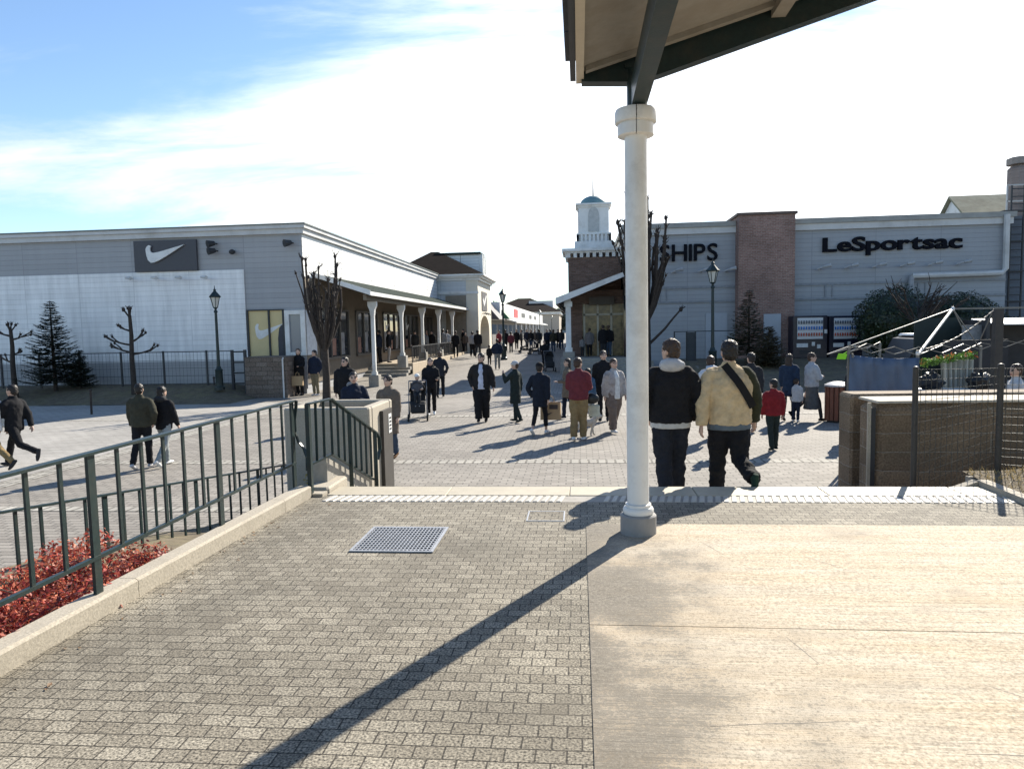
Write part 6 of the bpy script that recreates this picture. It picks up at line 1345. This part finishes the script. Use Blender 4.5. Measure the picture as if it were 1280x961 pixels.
# small white dog
def dog(c, rz):
    c = Vector(c); ca,sa = math.cos(rz),math.sin(rz); L2 = lambda x,y,z: Vector((c.x+x*ca-y*sa,c.y+x*sa+y*ca,c.z+z)); b = MB()
    b.tube([L2(-.17,0,.30),L2(-.10,0,.305),L2(.02,0,.295),L2(.13,0,.30),L2(.19,0,.33)],[.055,.085,.08,.098,.07],10)
    b.tube([L2(.17,0,.33),L2(.23,0,.41)],[.07,.06],8); b.tube([L2(.22,0,.43),L2(.27,0,.45),L2(.36,0,.42)],[.062,.07,.028],9); b.ell(L2(.26,0,.50),(.06,.06,.045),8,6)
    for s in (-1,1):
        b.tube([L2(.25,s*.06,.48),L2(.24,s*.085,.42),L2(.24,s*.08,.36)],[.02,.03,.018],7)
        d = s*.05; b.tube([L2(.14,s*.05,.27),L2(.14+d*.4,s*.05,.16),L2(.13+d,s*.05,.035),L2(.16+d,s*.05,.022)],[.042,.028,.022,.022],7)
        b.tube([L2(-.14,s*.05,.28),L2(-.09-d*.6,s*.05,.20),L2(-.19-d,s*.05,.13),L2(-.17-d,s*.05,.03),L2(-.14-d,s*.05,.022)],[.058,.042,.022,.02,.022],7)
    b.tube([L2(-.19,0,.34),L2(-.25,0,.42),L2(-.23,0,.49)],[.022,.025,.035],7)
    o = b.build('small_dog', mat('dog_fur',(.55,.50,.43),rough=.95,var=.2,scale=20,bump=.006,bscale=70), loc=c); solid(o,.011,.02,.025,1); tag(o,'small fluffy white dog walking right of the khaki trousers','dog'); return o
pd = foot(733,545); dog((pd.x,pd.y,0), R(15))
LE = MB().tube([(pd.x+.16,pd.y+.05,.40),(pd.x-.02,pd.y-.05,.62),(pd.x-.12,pd.y-.12,.92)],.006,6).build('dog_leash', cloth(BLACK), loc=(pd.x,pd.y,.4)); tag(LE,'thin black leash from the white dog to the maroon jacket','leash')
# arcade and street, farther away
rp = random.Random(12)
def far(u, vt, Y, z, label, **kw): return stand(u, vt, Y, z, label, group=kw.pop('group', FARG), **kw)
far(474,413,36.4,0.74,'person in navy coat, left of the pair beside the second arcade column',face=80,top=NAVY,bot=BLACK,bulk=1.2,group=ARC)
far(486,413,36.7,0.74,'person in black jacket and grey trousers, right of the pair beside the second arcade column',face=-80,top=BLACK,bot=GREY,bulk=1.2,group=ARC)
far(519,414,42.5,0.74,'person in dark coat left of the third arcade column behind the railing',face=180,top=CHAR,bot=BLACK,group=ARC)
far(531,414,43.0,0.74,'person in grey jacket hidden behind the third arcade column',face=0,top=GREY,bot=CHAR,group=ARC)
far(540,414,46.5,0.74,'person in black top between the third and fourth arcade columns',face=180,top=BLACK,bot=GREY,bulk=1.2,group=ARC)
far(554,412,46,0.74,'person in grey fleece right of the fourth arcade column',face=0,stride=.4,top=GREY,bot=BLACK,bulk=1.1,group=ARC)
far(559,413,47,0.74,'person in white top next to the grey fleece near the fourth arcade column',face=0,top=LGREY,bot=CHAR,group=ARC)
at(570,414,447,'person all in black walking away before the fifth arcade column',face=5,stride=.5,top=BLACK,bot=BLACK,group=FARG)
far(579,412,52.5,0.76,'person in dark coat standing behind the last arcade column',face=120,top=BLACK,bot=BLACK,group=ARC)
far(582,416,51.5,0.76,'person in brown coat half hidden by the last arcade column',face=180,top=BROWN,bot=CHAR,group=ARC)
at(591,415,446,'person in pale grey jacket and black skirt walking away beside the arcade end',face=0,stride=.4,top=(.30,.30,.31),bot=BLACK,bulk=1.25,hem=.86,baggy=1.3,group=FARG)
at(598,411,447,'person in black jacket right of the pale grey jacket near the arch',face=-10,stride=.5,top=BLACK,bot=CHAR,bulk=1.25,group=FARG)
at(622,424,462,'man in navy jacket and grey trousers walking away past the gatehouse lamp',face=4,stride=.5,arms=('pocket','pocket'),top=(.018,.026,.045),bot=(.21,.20,.18),bulk=1.15,hem=.86,group=FARG)
at(612,432,457,'child in black walking beside the navy jacket man near the gatehouse lamp',face=4,stride=.4,top=BLACK,bot=BLACK,child=True,group=FARG)
at(624,413,440,'person in red jacket left of the gatehouse lamp',face=150,top=(.22,.04,.05),bot=BLACK,group=FARG)
at(632,412,439,'person in black coat right of the gatehouse lamp',face=0,top=BLACK,bot=BLACK,group=FARG)
at(639,415,441,'person in dark red coat, second right of the gatehouse lamp',face=0,top=(.13,.035,.045),bot=CHAR,bulk=1.1,group=FARG)
at(652,412,438,'person in dark clothes standing alone right of the red coats',face=90,top=CHAR,bot=BLACK,group=FARG)
for u,vf,c,lab in ((646,437,BLACK,'black clad person just left of the person standing alone'),(659,437,NAVY,'navy clad person in the far crowd, leftmost of the dark cluster'),(664,438,BLACK,'black clad person in the far crowd, beside the navy one'),(669,436,BROWN,'brown clad person in the far crowd'),(674,437,CHAR,'charcoal clad person before the far lamp'),(684,438,NAVY,'navy clad person in the far crowd, right of the far lamp'),(688,436,JEANS,'person in denim blue in the far crowd'),(692,440,OLIVE,'olive clad person in the far crowd'),(698,436,BLACK,'black clad person left of the right porch post'),(702,437,CHAR,'charcoal clad person touching the right porch post')):
    at(u,412,vf,lab,face=rp.choice((0,10,170,180)),stride=rp.uniform(-.5,.5),top=c,bot=BLACK if rp.random()<.6 else JEANS,group=FARG,bulk=1.15)
at(681,426,461,'person in black pushing a dark pushchair up the street before the right porch',face=185,stride=.4,arms=('bent','bent'),top=BLACK,bot=BLACK,bulk=1.2,q=2,group=FARG)
for u,vf,rz,lab in ((687,464,190,'dark pushchair before the black clad person near the right porch'),(657,441,100,'small dark pushchair in the far crowd left'),(669,443,80,'small dark pushchair in the far crowd right')):
    o = copy_tree(pr0); o.location = foot(u,vf); o.rotation_euler.z = R(rz-180); o['label'] = lab
# right porch
def rdeck(u, vt, Y, label, **kw): return far(u, vt, Y, 0.90, label, group='shoppers under the right porch', **kw)
rdeck(737,411,36.4,'person in grey plaid coat and black trousers under the right porch',face=0,stride=.3,top=(.15,.14,.14),bot=BLACK,bulk=1.3,hem=.7)
rdeck(728,421,36.6,'child in grey beside the plaid coat under the right porch',face=0,top=GREY,bot=CHAR)
rdeck(754,406.5,35.9,'person in black coat, left of a close pair under the right porch',face=10,top=BLACK,bot=CHAR,bulk=1.2,hem=.7)
rdeck(761,407,36.1,'person in black jacket and blue jeans, right of the close pair under the right porch',face=-10,top=BLACK,bot=JEANS,bulk=1.2)
flush()
